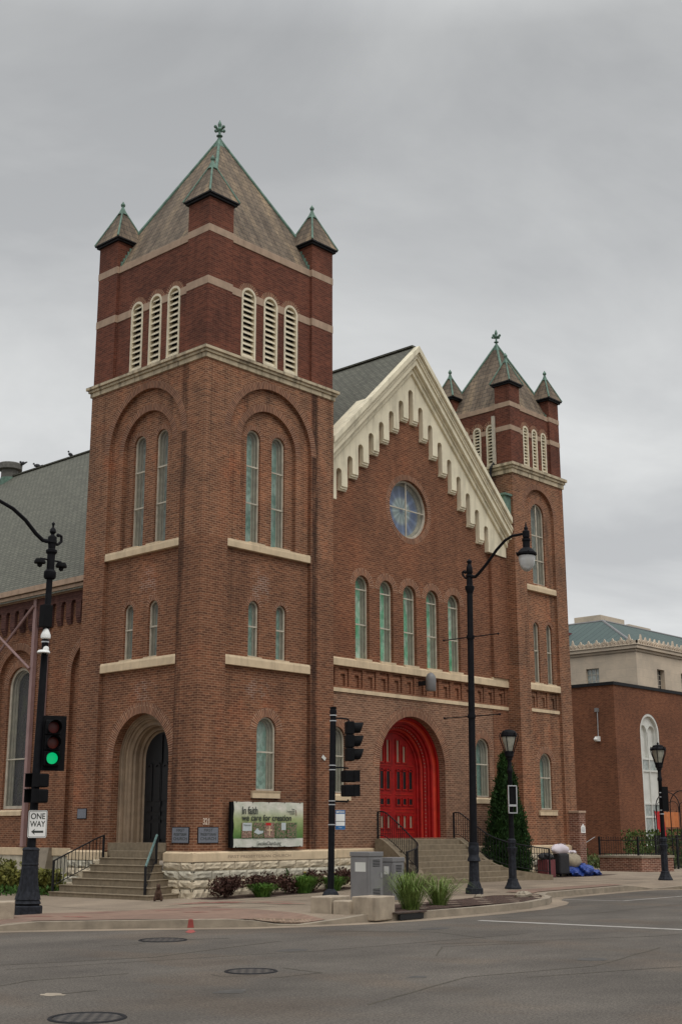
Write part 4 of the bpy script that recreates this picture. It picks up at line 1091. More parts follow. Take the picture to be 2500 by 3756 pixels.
for (x, y, r_, lab) in ((-15.09, -15.70, .40, 'iron manhole cover nearest the camera at the bottom left'), (-10.91, -13.76, .36, 'iron manhole cover in the middle of the road with cracks beside it'), (-8.45, -8.93, .42, 'dark sunken manhole cover just in front of the kerb')):
    m = MB(); m.lathe([(0, 0), (r_-.05, 0)], (x, y, -.144), 40); o = thing('manhole_cover', (x, y, -.15), lab, 'manhole cover', 'manhole covers in the road')
    m.build('lid', 'manhole', o); m = MB(); m.lathe([(r_-.04, .003), (r_-.03, .012), (r_, .012), (r_+.01, .0)], (x, y, -.149), 40); m.build('rim', 'dark_metal', o)

# corner planting bed with seat blocks
bed = [(-2.55, -8.45), (-1.2, -8.75), (1.0, -8.75), (3.1, -8.52), (4.9, -7.9), (5.75, -7.4), (6.35, -6.85), (4.77, -6.53), (3.2, -6.68), (1.8, -6.85), (.6, -7.0), (-1.0, -6.95), (-2.6, -7.3)]
o = surf('mulch', [p for p in bed], lambda x, y: gz(x, y)+.012+.03*math.sin(x*5)*math.sin(y*6), 'mulch', 0, .25); tag(o, kind='structure')
def block(x, y, w, d, h, rot, lab):
    m = MB(); ax = Vector((math.cos(rot), math.sin(rot), 0)); ay = Vector((-math.sin(rot), math.cos(rot), 0))
    m.obox((x, y, h/2-.06), ax*w/2, ay*d/2, (0, 0, h/2+.06)); o = m.build('stone_block', 'block_stone', bevel=.02); tag(settle(o), lab, 'stone block', 'pale stone blocks along the kerb')
block(-2.72, -7.63, .52, .80, .34, R(-78), 'pale stone block at the left end, touching the traffic signal pole')
block(-2.80, -8.16, .40, .44, .27, R(-80), 'smallest and lowest pale stone block, between two taller ones')
block(-2.45, -8.62, .62, .74, .36, R(-83), 'pale stone block nearest the mulch bed and the road')
block(-8.55, -3.9, .6, .5, .34, R(-35), 'pale stone block cut off by the left edge of the photo')
m = MB(); m.obox((-1.66, -9.0, -.075), (.40, 0.005, 0), (0, .03, 0), (0, 0, .055)); o = thing('storm_drain', (-1.66, -9.0, -.15), 'dark storm drain opening in the kerb below the planting bed', 'drain')
m.build('opening', 'dark_void', o); m = MB(); m.obox((-1.66, -8.9, .012), (.5, 0, 0), (0, .14, 0), (0, 0, .012)); m.build('iron_hood', 'rust_iron', o)
def rock(x, y, s, lab, h=.5):
    m = MB(); rr = random.Random(int(x*10)); n = 12
    prof = [(0, 0)]+[(s*math.sin(math.pi*k/7)*(.9+.1*rr.random()), s*h*(1-math.cos(math.pi*k/7))/1) for k in range(1, 7)]+[(0, s*h*2)]
    m.lathe(prof, (x, y, gz(x, y)-s*.3), n, 0, 1.3, .9); m.v = [(a+rr.uniform(-.02, .02), b, c+rr.uniform(-.015, .015)) for a, b, c in m.v]
    o = m.build('rock', 'kerb', smooth=False); bm = bmesh.new(); bm.from_mesh(o.data); bmesh.ops.remove_doubles(bm, verts=bm.verts, dist=.03); bm.to_mesh(o.data); bm.free()
    tag(settle(o), lab, 'rock')
rock(5.1, -7.25, .24, 'grey boulder at the right tip of the mulch bed')
rock(4.15, -6.5, .13, 'small brown stone at the foot of the tall street lamp')

# ---- stone steps of the side door
m = MB(); base = -.12
fr_x = [-1.85, -1.58, -1.35, -1.08, -.82, -.50]; ly = [3.98, 3.88, 3.62, 3.50, 3.50, 3.50]; ry = [-.12, .12, .32, .68, 1.02, 1.30]; rb = [.30, .62, .85, 1.05, 1.18, 1.31]
for k in range(6):
    z1 = base+.181*(k+1); z0 = z1-.181 if k else -.4
    a = Vector((fr_x[k], ly[k])); b = Vector((fr_x[k]+.26*(1-k/6), ry[k])); xb = -.10
    P = [(a.x, a.y), (b.x, b.y), (xb, rb[k]), (xb, ly[k])]
    for q in range(4):
        u, w_ = P[q], P[(q+1) % 4]
        m.face([(*u, z0), (*w_, z0), (*w_, z1-.03), (*u, z1-.03)], None)
    N_ = [(a.x-.025, a.y+.01), (b.x-.02, b.y-.025), (xb, rb[k]-.025), (xb, ly[k]+.02)]
    for q in range(4):
        u, w_ = N_[q], N_[(q+1) % 4]; m.face([(*u, z1-.03), (*w_, z1-.03), (*w_, z1), (*u, z1)])
    m.face([(*p, z1) for p in N_]); m.face([(*p, z1-.03) for p in N_])
m.box(-.16, .35, 1.33, 3.5, .9, 1.155)
o = m.build('stone_steps', 'concrete_step', bevel=.012); tag(settle(o), 'worn concrete steps fanning out below the black side door', 'steps')
# rough cheek stones left of the steps
m = MB(); m.box(-1.35, -.12, 3.55, 3.9, -.3, .30); m.box(-.95, -.12, 3.55, 3.88, .30, .62); m.box(-.5, -.12, 3.52, 3.86, .62, .90); o = m.build('cheek_wall', 'rock_stone', bevel=.03); tag(settle(o), 'rough pale stones stepping down beside the side stairs', 'wall')

def railing(name, path, h, lab, top_mat='dark_metal', pr=.011, gap=.12, foot=.05, endpost=(True, True), low=True, group=None, r=.022):
    # path: 3D points of the walking line; rail follows at height h
    pts = [Vector(p) for p in path]; o = thing(name, path[0], lab, 'railing', group)
    cum = [0]
    for a, b in zip(pts[:-1], pts[1:]): cum.append(cum[-1]+(b-a).length)
    def at(s):
        for i in range(len(pts)-1):
            if s <= cum[i+1]+1e-6: return pts[i].lerp(pts[i+1], (s-cum[i])/max(1e-6, cum[i+1]-cum[i]))
        return pts[-1]
    m = MB(); m.tube([p+Vector((0, 0, h)) for p in pts], r, 8); m.build('handrail', top_mat, o)
    if low: m = MB(); m.tube([p+Vector((0, 0, .10)) for p in pts], .012, 6); m.build('lower_rail', 'dark_metal', o)
    n = int(cum[-1]/gap)
    for i in range(1, n):
        m = MB(); p = at(cum[-1]*i/n); m.tube([p+Vector((0, 0, .10)), p+Vector((0, 0, h-.01))], pr, 5, caps=False); m.build('baluster', 'dark_metal', o)
    for e, p in zip(endpost, (pts[0], pts[-1])):
        if e: m = MB(); m.box(p.x-.025, p.x+.025, p.y-.025, p.y+.025, p.z-foot, p.z+h+.01); m.build('post', 'dark_metal', o)
    return o
railing('stair_railing', [(-.2, 3.74, .80), (-.42, 3.74, .73), (-1.9, 3.74, .12)], .78, 'thin black iron railing on the left of the side door steps', gap=.125)
railing('stair_railing', [(-.36, 1.14, .87), (-1.42, .28, .06)], .72, 'short black railing with a worn green handrail by the side door', top_mat='rail_green', r=.035, gap=.16)

# ---- main stairs
def main_stairs():
    C_ = 10.15; n = 8; g0 = .05; m = MB()
    TB = [(-2.4, 3.78), (-2.25, 3.70), (-2.0, 3.02), (-1.55, 2.38), (-1.0, 2.08), (-.5, 2.0), (.4, 1.98)]
    for k in range(1, n+1):
        z1 = g0+(1.41-g0)*k/n; y0 = .05-(n-k)*.295; hw = lerp_tab(TB, y0)-.05
        m.box(C_-hw, C_+hw, y0, .70 if k == n else .5, -.1, z1)
    m.box(C_-1.75, C_+1.75, .5, 1.6, 1.2, 1.412)
    o = m.build('front_steps', 'concrete_step', bevel=.012); tag(settle(o), 'broad concrete stairs rising to the red double door', 'steps')
    key = [(2.0, .40, 1.43), (1.99, .10, 1.41), (2.0, -.5, 1.02), (2.10, -1.02, .68), (2.40, -1.55, .46), (3.02, -2.0, .32), (3.78, -2.27, .23)]
    def cr(t):      # Catmull-Rom through the key points
        t *= len(key)-1; i = min(int(t), len(key)-2); f = t-i; P = [Vector(key[max(0, min(len(key)-1, i+j))]) for j in (-1, 0, 1, 2)]
        return .5*((2*P[1])+(P[2]-P[0])*f+(2*P[0]-5*P[1]+4*P[2]-P[3])*f*f+(3*P[1]-P[0]-3*P[2]+P[3])*f**3)
    for s, lab, rl in ((-1, 'curved concrete wall on the left of the main stairs', 'curving black railing on the left of the main stairs'), (1, 'curved concrete wall on the right of the main stairs', 'long curving black railing on the right of the main stairs')):
        N_ = 30; K = [cr(i/N_) for i in range(N_+1)]; P = [(C_+s*k.x, k.y) for k in K]; z = [k.z for k in K]
        m = MB(); In = offs(P, .16); Ou = offs(P, -.16)
        for i in range(N_):
            a, b, c, d = In[i], In[i+1], Ou[i+1], Ou[i]
            m.face([(*a, z[i]), (*b, z[i+1]), (*c, z[i+1]), (*d, z[i])]); m.face([(*a, -.1), (*b, -.1), (*b, z[i+1]), (*a, z[i])]); m.face([(*d, -.1), (*c, -.1), (*c, z[i+1]), (*d, z[i])])
        for i in (0, N_): m.face([(*In[i], -.1), (*Ou[i], -.1), (*Ou[i], z[i]), (*In[i], z[i])])
        o = m.build('cheek_wall', 'concrete_step'); tag(settle(o), lab, 'wall')
        railing('stair_railing', [(p[0], p[1], zz) for p, zz in zip(P, z)], .85, rl, gap=.105, r=.02, pr=.010)
main_stairs()

# ---- lamp columns
def lean(o, k): o.rotation_euler = (0, R(k), 0)
def tall_lamp():
    x, y = 5.65, -5.25; z = gz(x, y)
    o = thing('street_lamp', (x, y, 0), 'tall black street lamp with a curved arm and a teardrop globe', 'street lamp')
    m = MB(); m.lathe([(.25, 0), (.25, .15), (.21, .17), (.185, .26), (.15, .34), (.14, .75), (.135, .86)], (x, y, 0), 8, math.pi/8); m.build('base', 'worn_black', o)
    m = MB(); m.lathe([(.14, .86), (.185, .88), (.165, .96), (.14, 1.0), (.14, 1.04), (.135, 1.05), (.155, 1.14), (.155, 1.24), (.135, 1.31), (.14, 1.33), (.14, 1.36), (.11, 1.37)], (x, y, 0), 20); m.build('base_collar', 'worn_black', o, smooth=True)
    m = MB(); m.lathe([(.105, 1.37), (.085, 8.45), (.085, 8.46)], (x, y, 0), 16); m.build('pole', 'pole_black', o, smooth=True)
    m = MB(); m.lathe([(.09, 8.44), (.135, 8.56), (.135, 8.64), (.09, 8.67), (.085, 8.9), (.11, 8.93), (.11, 8.98), (.07, 9.0), (.10, 9.05), (.085, 9.2), (.06, 9.3), (.05, 9.31), (.075, 9.36), (.075, 9.40), (0, 9.47)], (x, y, 0), 14); m.build('finial', 'pole_black', o, smooth=True)
    m = MB(); m.tube([(x, y+.05, 8.93), (x, y-.22, 8.90), (x, y-.36, 9.0), (x, y-.6, 9.20), (x, y-1.0, 9.60), (x, y-1.3, 9.83), (x, y-1.55, 9.92), (x, y-1.96, 9.92)], .048, 8, r2=.04); m.build('arm', 'pole_black', o, smooth=True)
    m = MB(); m.tube([(x, y, 8.87), (x, y+.14, 8.90), (x, y+.24, 9.0), (x, y+.25, 9.1), (x, y+.17, 9.13), (x, y+.15, 9.06)], .03, 6); m.ball((x, y+.16, 9.08), .05, 8, 5); m.build('scroll', 'pole_black', o)
    for zz in (4.86, 7.14):
        m = MB(); m.tube([(x+.0, y-.98, zz), (x, y+.98, zz)], .016, 6); m.ball((x, y-.98, zz), .034, 8, 5); m.ball((x, y+.98, zz), .034, 8, 5); m.lathe([(.10, -.05), (.115, -.05), (.115, .05), (.10, .05)], (x, y, zz), 14); m.build('banner_arm', 'pole_black', o)
    c = (x, y-2.02, 0)
    m = MB(); m.lathe([(0, 10.27), (.02, 10.2), (.03, 10.12), (.06, 10.08), (.05, 10.02), (.10, 9.98), (.10, 9.80), (.06, 9.78), (.12, 9.76), (.12, 9.70), (.10, 9.68), (.10, 9.50), (.16, 9.47), (.24, 9.38), (.26, 9.35), (.29, 9.34), (.29, 9.29), (.24, 9.28), (.24, 9.25)], c, 20); lh = m.build('lamp_head', 'pole_black', o, smooth=True)
    for k in range(8):
        t = k*math.pi/4; m = MB(); m.ball((c[0]+.285*math.cos(t), c[1]+.285*math.sin(t), 9.345), .025, 6, 4)
        if k in (0, 3, 5): m.build('clip', 'pole_black', lh)
    m = MB(); m.lathe([(.235, 9.27), (.23, 9.15), (.20, 9.0), (.14, 8.88), (.07, 8.82), (0, 8.80)], c, 20); m.build('lamp_globe', 'globe', o, smooth=True)
    lean(o, 1.1)
tall_lamp()
def post_lamp(x, y, lab, mirror=True, flat=True, boxside=None):
    o = thing('street_lamp', (x, y, gz(x, y)), lab, 'street lamp', 'short black post lamps along the sidewalk')
    b = (x, y, gz(x, y))
    m = MB(); m.lathe([(.25, 0), (.25, .04), (.21, .10), (.16, .22), (.15, .28), (.12, .30), (.115, .95), (.12, 1.0), (.15, 1.12), (.16, 1.18), (.11, 1.20), (.11, 1.28), (.13, 1.32), (.13, 1.40), (.085, 1.44)], b, 8, math.pi/8); m.build('base', 'worn_black', o)
    m = MB(); m.lathe([(.08, 1.43), (.064, 3.35), (.085, 3.38), (.085, 3.46), (.06, 3.5), (.06, 3.72), (.09, 3.75), (.09, 3.8)], b, 14); m.build('pole', 'pole_black', o, smooth=True)
    hb = 3.8
    m = MB(); m.lathe([(.09, hb), (.13, hb+.04), (.13, hb+.18), (.11, hb+.2)], b, 12); m.build('lantern_base', 'pole_black', o)
    m = MB(); m.lathe([(.10, hb+.2), (.22, hb+.60), (.21, hb+.66)], b, 12); m.build('lantern_glass', 'lantern_glass', o, smooth=True)
    m = MB()
    if flat: m.lathe([(.265, hb+.62), (.27, hb+.66), (.25, hb+.70), (.19, hb+.75), (.19, hb+.79), (.12, hb+.81), (.03, hb+.83), (.04, hb+.87), (0, hb+.92)], b, 12)
    else: m.lathe([(.24, hb+.62), (.25, hb+.66), (.23, hb+.74), (.18, hb+.81), (.10, hb+.84), (0, hb+.85)], b, 12)
    m.build('lantern_cap', 'pole_black', o)
    for k in range(6):
        t = k*math.pi/3+.35; dx, dy = math.cos(t), math.sin(t); m = MB()
        P = lambda r, z: (x+r*dx, y+r*dy, b[2]+z)
        m.tube([P(.13, hb+.12), P(.18, hb+.3), P(.255, hb+.5), P(.29, hb+.66), P(.27, hb+.74), P(.23, hb+.70)], .015, 6); m.build('bracket', 'pole_black', o)
    return o
l2 = post_lamp(8.42, -4.6, 'black post lamp standing before the conical evergreen', flat=False)
m = MB(); bx = Vector((8.42, -4.60, 0)); d = Vector((-.55, -.83, 0)); q = Vector((.83, -.55, 0))
def obox_part(name, mat, parent, c, du, dv, dz, bevel=0):
    m = MB(); m.obox(c, du, dv, (0, 0, dz)); return m.build(name, mat, parent, bevel=bevel)
fr = MB()
for s, zc, hz in ((1, 2.71, .28), (1, 2.30, .10)):
    c = bx+d*.16+Vector((0, 0, zc))
    for k in (-1, 1): fr.obox(c+q*.13*k, q*.015, d*.02, (0, 0, hz)); fr.obox(c+Vector((0, 0, hz*k)), q*.145, d*.02, (0, 0, .015))
o_ = fr.build('sign_bracket', 'steel', l2)
obox_part('sign_back', 'black_housing', l2, bx+d*.13+Vector((0, 0, 2.71)), q*.12, d*.015, .26)
lean(l2, .6)
l3 = post_lamp(17.55, -4.6, 'black post lamp near the right edge beside the low brick planter')
c = Vector((17.55, -4.6, 0)); obox_part('banner_panel', 'black_housing', l3, c+q*.10+d*.08+Vector((0, 0, 2.75)), q*.12, d*.06, .42)
for zz in (2.95, 2.80, 2.35, 2.22):
    m = MB(); m.lathe([(.072, 0), (.085, 0), (.085, .03), (.072, .03)], (17.55, -4.6, zz), 14); m.build('clamp', 'steel', l3)
lean(l3, .5)

# ---- traffic signals
def sig_head(name, c, axis, lab, lit=None, backplate=True, n=3, lens=.105, grp=None, cat='traffic light'):
    c = Vector(c); ax = Vector((*axis, 0)).normalized(); rt = Vector((-ax.y, ax.x, 0)); up = Vector((0, 0, 1)); H = .335
    o = thing(name, c-Vector((0, 0, H*n/2)), lab, cat, grp)
    for i in range(n):
        cc = c+up*H*(n/2-.5-i); m = MB(); m.obox(cc, rt*.17, ax*.10, up*(H/2-.006)); m.build('housing', 'black_housing', o, bevel=.02)
        m = MB(); P = []
        for k in range(17):     # visor: open bottomed tube
            t = R(-55)+R(290)*k/16; P.append((math.cos(t), math.sin(t)))
        for a, b in zip(P[:-1], P[1:]):
            L1 = .26; f = lambda q, l, r: cc+ax*(.10+l)+rt*q[0]*r+up*q[1]*r
            e = lambda q: L1*(.55+.45*max(0, q[1]*.5+.5))
            m.face([f(a, 0, .145), f(b, 0, .145), f(b, e(b), .15), f(a, e(a), .15)])
        m.build('visor', 'black_housing', o)
        m = MB(); ring = [cc+ax*.112+rt*.125*math.cos(2*math.pi*k/20)+up*.125*math.sin(2*math.pi*k/20) for k in range(20)]; ctr = cc+ax*.135
        for k in range(20): m.face([ring[k], ring[(k+1) % 20], ctr])
        mat = ('lens_red', 'lens_amber', 'lens_green' if lit == 'g' else 'glass_dark')[i]
        m.build('lens', mat, o, smooth=True)
    if backplate:
        m = MB(); m.obox(c-ax*.02, rt*.30, ax*.004, up*.60); m.build('backplate', 'black_housing', o, bevel=.0)
    return o
def ped_head(c, axis, lab, n=1, gap=.33, hand=False):
    c = Vector(c); ax = Vector((*axis, 0)).normalized(); rt = Vector((-ax.y, ax.x, 0)); up = Vector((0, 0, 1))
    o = thing('pedestrian_signal', c-up*.33, lab, 'pedestrian signal')
    for k in (1, -1):
        cc = c+up*gap/2*k; m = MB(); m.obox(cc, rt*.17, ax*.13, up*.145); m.build('housing', 'black_housing', o, bevel=.03)
        m = MB()
        for (s, e, f) in ((-1, .0, 0), (1, 0, 0)): m.obox(cc+ax*.20+rt*.165*s, rt*.006, ax*.08, up*.14)
        m.obox(cc+ax*.21+up*.145, rt*.17, ax*.09, up*.006)
        m.build('visor', 'black_housing', o)
        m = MB(); m.obox(cc+ax*.132, rt*.14, ax*.003, up*.12); m.build('lens', 'glass_dark', o)
    if hand:
        cc = c-up*gap/2; m = MB(); m.obox(cc+ax*.14, rt*.04, ax*.002, up*.04)
        for k in range(4): m.obox(cc+ax*.14+rt*(-.03+.02*k)+up*.065, rt*.007, ax*.002, up*.028)
        m.obox(cc+ax*.14+rt*.058+up*.01, rt*.007, ax*.002, up*.025); m.build('hand_symbol', 'hand_red', o)
    return o
def left_pole():
    x, y = -7.36, -3.12
    o = thing('signal_pole', (x, y, 0), 'dark ornate signal pole with a flared fluted base at the left', 'signal pole')
    m = MB(); m.lathe([(.33, -.1), (.33, .16), (.30, .18)], (x, y, 0), 8, math.pi/8); m.build('plinth', 'worn_black', o, bevel=.01)
    m = MB(); m.lathe([(.24, .18), (.29, .22), (.26, .27), (.25, .30)], (x, y, 0), 24); m.build('torus', 'worn_black', o, smooth=True)
    m = MB(); n = 16
    prof = [(.275, .30), (.24, .45), (.205, .62), (.185, .80), (.175, .96), (.17, 1.0), (.185, 1.02), (.175, 1.05), (.172, 1.30), (.185, 1.33), (.17, 1.36), (.12, 1.38)]
    for j in range(len(prof)-1):
        for k in range(n*2):
            def P(jj, kk):
                r, z = prof[jj]; f = .93 if (kk % 2 and .3 < z < .95) else 1; t = math.pi*kk/n; return (x+r*f*math.cos(t), y+r*f*math.sin(t), z)
            m.face([P(j, k), P(j, k+1), P(j+1, k+1), P(j+1, k)])
    m.build('base', 'worn_black', o)
    m = MB(); m.lathe([(.095, 1.36), (.07, 7.3)], (x, y, 0), 16); m.build('pole', 'pole_black', o, smooth=True)
    m = MB(); m.lathe([(.11, 7.28), (.14, 7.32), (.14, 7.44), (.09, 7.5), (.09, 7.85), (.13, 7.9), (.13, 7.95), (.08, 7.98), (.09, 8.1), (.11, 8.12), (.10, 8.26), (.05, 8.30), (.04, 8.33), (.075, 8.38), (.065, 8.44), (.02, 8.50), (.03, 8.55), (.04, 8.58), (0, 8.63)], (x, y, 0), 16); m.build('finial', 'pole_black', o, smooth=True)
    m = MB(); m.tube([(x, y, 8.14), (x-.25, y, 8.14), (x-.45, y, 8.26), (x-.75, y, 8.52), (x-1.1, y, 8.72), (x-1.7, y, 8.9), (x-2.6, y, 9.0)], .05, 8, r2=.04); m.build('lamp_arm', 'pole_black', o, smooth=True)
    m = MB(); m.lathe([(0, 9.3), (.1, 9.2), (.1, 9.0), (.26, 8.9), (.28, 8.85), (.24, 8.8)], (x-2.7, y, 0), 16); m.build('lamp_head', 'pole_black', o, smooth=True)
    m = MB(); m.tube([(x, y, 8.1), (x+.15, y, 8.11), (x+.25, y, 8.2), (x+.24, y, 8.32), (x+.15, y, 8.34)], .035, 6); m.ball((x+.15, y, 8.33), .045, 8, 5); m.build('scroll', 'pole_black', o)
    m = MB(); m.tube([(x-.28, y, 7.72), (x+.28, y, 7.72)], .02, 6); ca = m.build('camera_arm', 'pole_black', o)
    for s in (-1, 1):
        m = MB(); m.lathe([(0, 7.72), (.1, 7.70), (.13, 7.64), (.13, 7.60), (.06, 7.59), (.05, 7.53), (0, 7.50)], (x+.29*s, y, 0), 14); m.build('dome_camera', 'black_housing', ca, smooth=True)
    obox_part('control_box', 'black_housing', o, (x-.10, y-.10, 6.40), Vector((.11, 0, 0)), Vector((0, .1, 0)), .25, .01)
    for zz, in ((7.78,), (7.62,), (6.62,), (6.28,), (5.82,), (5.62,)):
        m = MB(); m.lathe([(.074, 0), (.088, 0), (.088, .03), (.074, .03)], (x, y, zz), 14); m.build('clamp', 'steel', o)
    m = MB(); m.lathe([(0, 6.14), (.05, 6.10), (.09, 6.02), (.11, 5.97), (.11, 5.90), (.05, 5.88)], (x-.08, y-.12, 0), 14); m.build('white_camera', 'white', o, smooth=True)
    m = MB(); m.ball((x-.05, y-.12, 5.66), .07, 10, 6); m.lathe([(.13, 5.55), (.15, 5.57), (.12, 5.62), (0, 5.64)], (x-.12, y-.14, 0), 14); m.build('white_camera', 'white', o, smooth=True)
    lean(o, .9)
    a = (-.42, -.90)
    sig_head('traffic_light', (x+.30, y-.16, 3.60), a, 'three lens traffic light with its bottom lens glowing green', 'g')
    ped_head((x+.08, y-.12, 2.62), (-.97, .12), 'black pedestrian signal facing left, above the one way sign')
    s = thing('street_sign', (x, y-.2, 1.57), 'white one way sign with a black arrow pointing left', 'sign')
    dd = Vector((-.62, -.78, 0)).normalized(); rt = Vector((-dd.y, dd.x, 0)); rt = Vector((.985, -.17, 0)); dd = Vector((-.17, -.985, 0)); cc = Vector((x+.07, y-.02, 1.865))+dd*.13
    F = lambda u, v, d: tuple(cc+rt*u+Vector((0, 0, v))-dd*d)
    def rrect(w, h, r): return [(sx*(w-r)+r*math.cos(t), sy*(h-r)+r*math.sin(t)) for sx, sy, t0 in ((1, 1, 0), (-1, 1, 90), (-1, -1, 180), (1, -1, 270)) for t in [R(t0+k*22.5) for k in range(5)]]
    m = MB(); m.prism(rrect(.225, .295, .04), 0, .006, F); m.build('plate', 'black_housing', s)
    m = MB(); m.prism(rrect(.218, .288, .036), -.003, 0, F); m.build('plate', 'white', s)
    m = MB(); m.prism(rrect(.205, .275, .03), -.0045, -.003, F); m.build('border', 'text_dark', s)
    m = MB(); m.prism(rrect(.195, .265, .025), -.006, -.0045, F); m.build('face', 'white', s)
    text_mesh('ONE', .17, F, 0, .105, -.006, s, 'text_dark', align='CENTER', sx=.95, bold=.003); text_mesh('WAY', .17, F, 0, -.055, -.006, s, 'text_dark', align='CENTER', sx=.88, bold=.003)
    m = MB(); m.prism([(-.14, -.16), (-.055, -.10), (-.07, -.14), (.14, -.14), (.14, -.185), (-.07, -.185), (-.055, -.225)], -.009, -.006, F); m.build('arrow', 'text_dark', s)
left_pole()
def mid_pole():
    x, y = .25, -4.87
    o = thing('signal_pole', (x, y, gz(x, y)), 'plain black signal pole with a bell shaped base in front of the corner tower', 'signal pole')
    m = MB(); m.lathe([(.235, -.1), (.225, .16), (.18, .24), (.115, .29), (.10, .31)], (x, y, 0), 8, math.pi/8); m.build('base', 'worn_black', o)
    m = MB(); m.lathe([(.083, .28), (.077, 4.64)], (x, y, 0), 16); m.build('pole', 'pole_black', o, smooth=True)
    m = MB(); m.lathe([(.09, 4.62), (.09, 4.70), (.075, 4.72), (.09, 4.78), (0, 4.80)], (x, y, 0), 14); m.build('cap', 'pole_black', o)
    for zz in (4.56, 4.42, 3.30, 3.19, 2.42, 2.33, 1.84):
        m = MB(); m.lathe([(.078, 0), (.09, 0), (.09, .025), (.078, .025)], (x, y, zz), 14); m.build('clamp', 'steel', o)
    for zz, e in ((4.50, -.06), (3.26, 0), (2.42, .06)):
        m = MB(); m.tube([(x, y, zz), (x+.24, y-.10, zz+.01), (x+.40, y-.16, zz+.0), (x+.42, y-.17, zz+e)], .022, 6); m.build('bracket', 'pole_black', o)
    lean(o, 1.2)
    a = (.80, -.60)
    sig_head('traffic_light', (x+.53, y-.17, 3.93), a, 'black traffic light seen from the side, on the pole by the blue bus sign', None, False)
    ped_head((x+.50, y-.12, 2.87), (.88, -.48), 'black pedestrian signal with a dim red hand', gap=.36, hand=True)
    s = thing('bus_stop_sign', (x+.14, y-.1, 1.73), 'small blue and white bus stop sign on the signal pole', 'sign')
    rt = Vector((.80, -.60, 0)); dd = Vector((-.6, -.8, 0)); cc = Vector((x+.14, y-.04, 1.97))+rt*.12
    F = lambda u, v, d: tuple(cc+rt*u+Vector((0, 0, v))-dd*d)
    m = MB(); m.prism(rect(-.125, .125, -.24, .24), 0, .006, F); m.build('plate', 'sign_blue', s, bevel=.002)
    for a_, b_ in ((-.03, .145), (-.145, -.045)):
        m = MB(); m.prism(rect(-.115, .115, a_, b_), -.003, 0, F); m.build('white_panel', 'white', s)
    m = MB(); m.prism(rect(-.115, .115, -.045, -.03), -.003, 0, F); m.build('band', 'text_dark', s)
    text_mesh('SMTD', .07, F, -.105, .17, -.003, s, 'white', sx=.85, bold=.002); text_mesh('Route', .03, F, 0, -.20, -.003, s, 'white', align='CENTER')
    m = MB(); m.ring(.08, .195, .016, .026, -.004, 0, F, 0, 2*math.pi, 12); m.build('logo', 'white', s)
mid_pole()

# ---- utility cabinets
def cabinet(x, y, w, d, h, lab):
    z = gz(x, y); o = thing('utility_cabinet', (x+w/2, y+d/2, z), lab, 'utility cabinet', 'grey utility cabinets behind the planting bed')
    m = MB(); m.box(x-.03, x+w+.03, y-.03, y+d+.03, z-.1, z+.05); m.build('pad', 'kerb', o)
    m = MB(); m.box(x, x+w, y, y+d, z+.05, z+h-.11); m.build('body', 'cab_grey', o, bevel=.01)
    m = MB(); m.box(x-.015, x+w+.015, y-.015, y+d+.015, z+h-.108, z+h); m.build('lid', 'cab_grey', o, bevel=.012)
    m = MB(); m.box(x+.04, x+w-.04, y-.012, y, z+.12, z+h-.15); dr = m.build('door', 'cab_grey', o, bevel=.004)
    m = MB(); m.box(x+w-.10, x+w-.07, y-.03, y-.013, z+h*.5, z+h*.6); m.build('handle', 'steel', dr)
    m = MB(); m.box(x-.010, x, y+.06, y+d-.06, z+.12, z+h-.15); m.build('side_panel', 'cab_grey', o, bevel=.004)
    m = MB()
    for q in range(5): m.box(x+.12, x+w-.12, y-.016, y-.0125, z+.2+.035*q, z+.215+.035*q)
    for q in range(5): m.box(x+.12, x+w-.12, y-.016, y-.0125, z+h-.34+.035*q, z+h-.325+.035*q)
    m.build('vent_slots', 'dark_metal', dr)
    m = MB(); m.box(x-.012, x-.010, y+.1, y+d-.16, z+h*.62, z+h*.8); m.build('notice', 'white_panel', o)
cabinet(0.0, -6.36, .50, .60, 1.21, 'larger grey utility cabinet on the left'); cabinet(1.07, -6.18, .46, .42, 1.06, 'smaller grey utility cabinet to the right of the larger one')

# ---- signs on the church
def plaque(F, u0, u1, v0, v1, lines, lab, small=None, flip=False):
    o = thing('wall_plaque', F((u0+u1)/2, v0, 0), lab, 'plaque')
    m = MB(); m.prism(rect(u0, u1, v0, v1), -.02, -.002, F); m.build('frame', 'dark_metal', o)
    m = MB(); m.prism(rect(u0+.02, u1-.02, v0+.02, v1-.02), -.026, -.02, F); m.build('plate', 'bluegrey', o, bevel=.003)
    cu = (u0+u1)/2; h = (v1-v0)/(len(lines)+.9)
    for i, t in enumerate(lines):
        text_mesh(t, h*.95, F, cu, v1-h*(i+1)-.01, -.026, o, 'text_dark', align='CENTER', sx=min(1.3, (u1-u0-.08)/(h*.62*max(4, len(t)))), bold=.001)
    return o
plaque(FR, .12, .885, 1.366, 1.81, ['FIRST', 'PRESBYTERIAN', 'CHURCH'], 'grey plaque on the tower under the house number')
FLm = lambda u, v, d: (d, -u, v)        # left face read from outside
plaque(FLm, -.91, -.185, 1.366, 1.81, ['FIRST', 'PRESBYTERIAN', 'CHURCH'], 'grey plaque just right of the black side door')
plaque(FLm, -5.34, -4.88, 2.055, 2.365, ['FIRST', 'CHURCH', 'OF', 'SPRINGFIELD'][:0]+['------', '---', '-------', '-------'][:0] or ['', ''], 'small grey plaque far left of the side door')
nm = thing('house_number', (.47, 0, 1.88), 'pale metal house number on the brick above a grey plaque', 'house number')
text_mesh('321', .24, FR, .30, 1.875, -.004, nm, 'number_cream', 'digits', sx=.76, thick=.008, bold=.004)
ins = text_mesh('FIRST PRESBYTERIAN CHURCH', .115, FR, 1.16, .965, -.121, church, 'text_stone', 'inscription', sx=1.58)
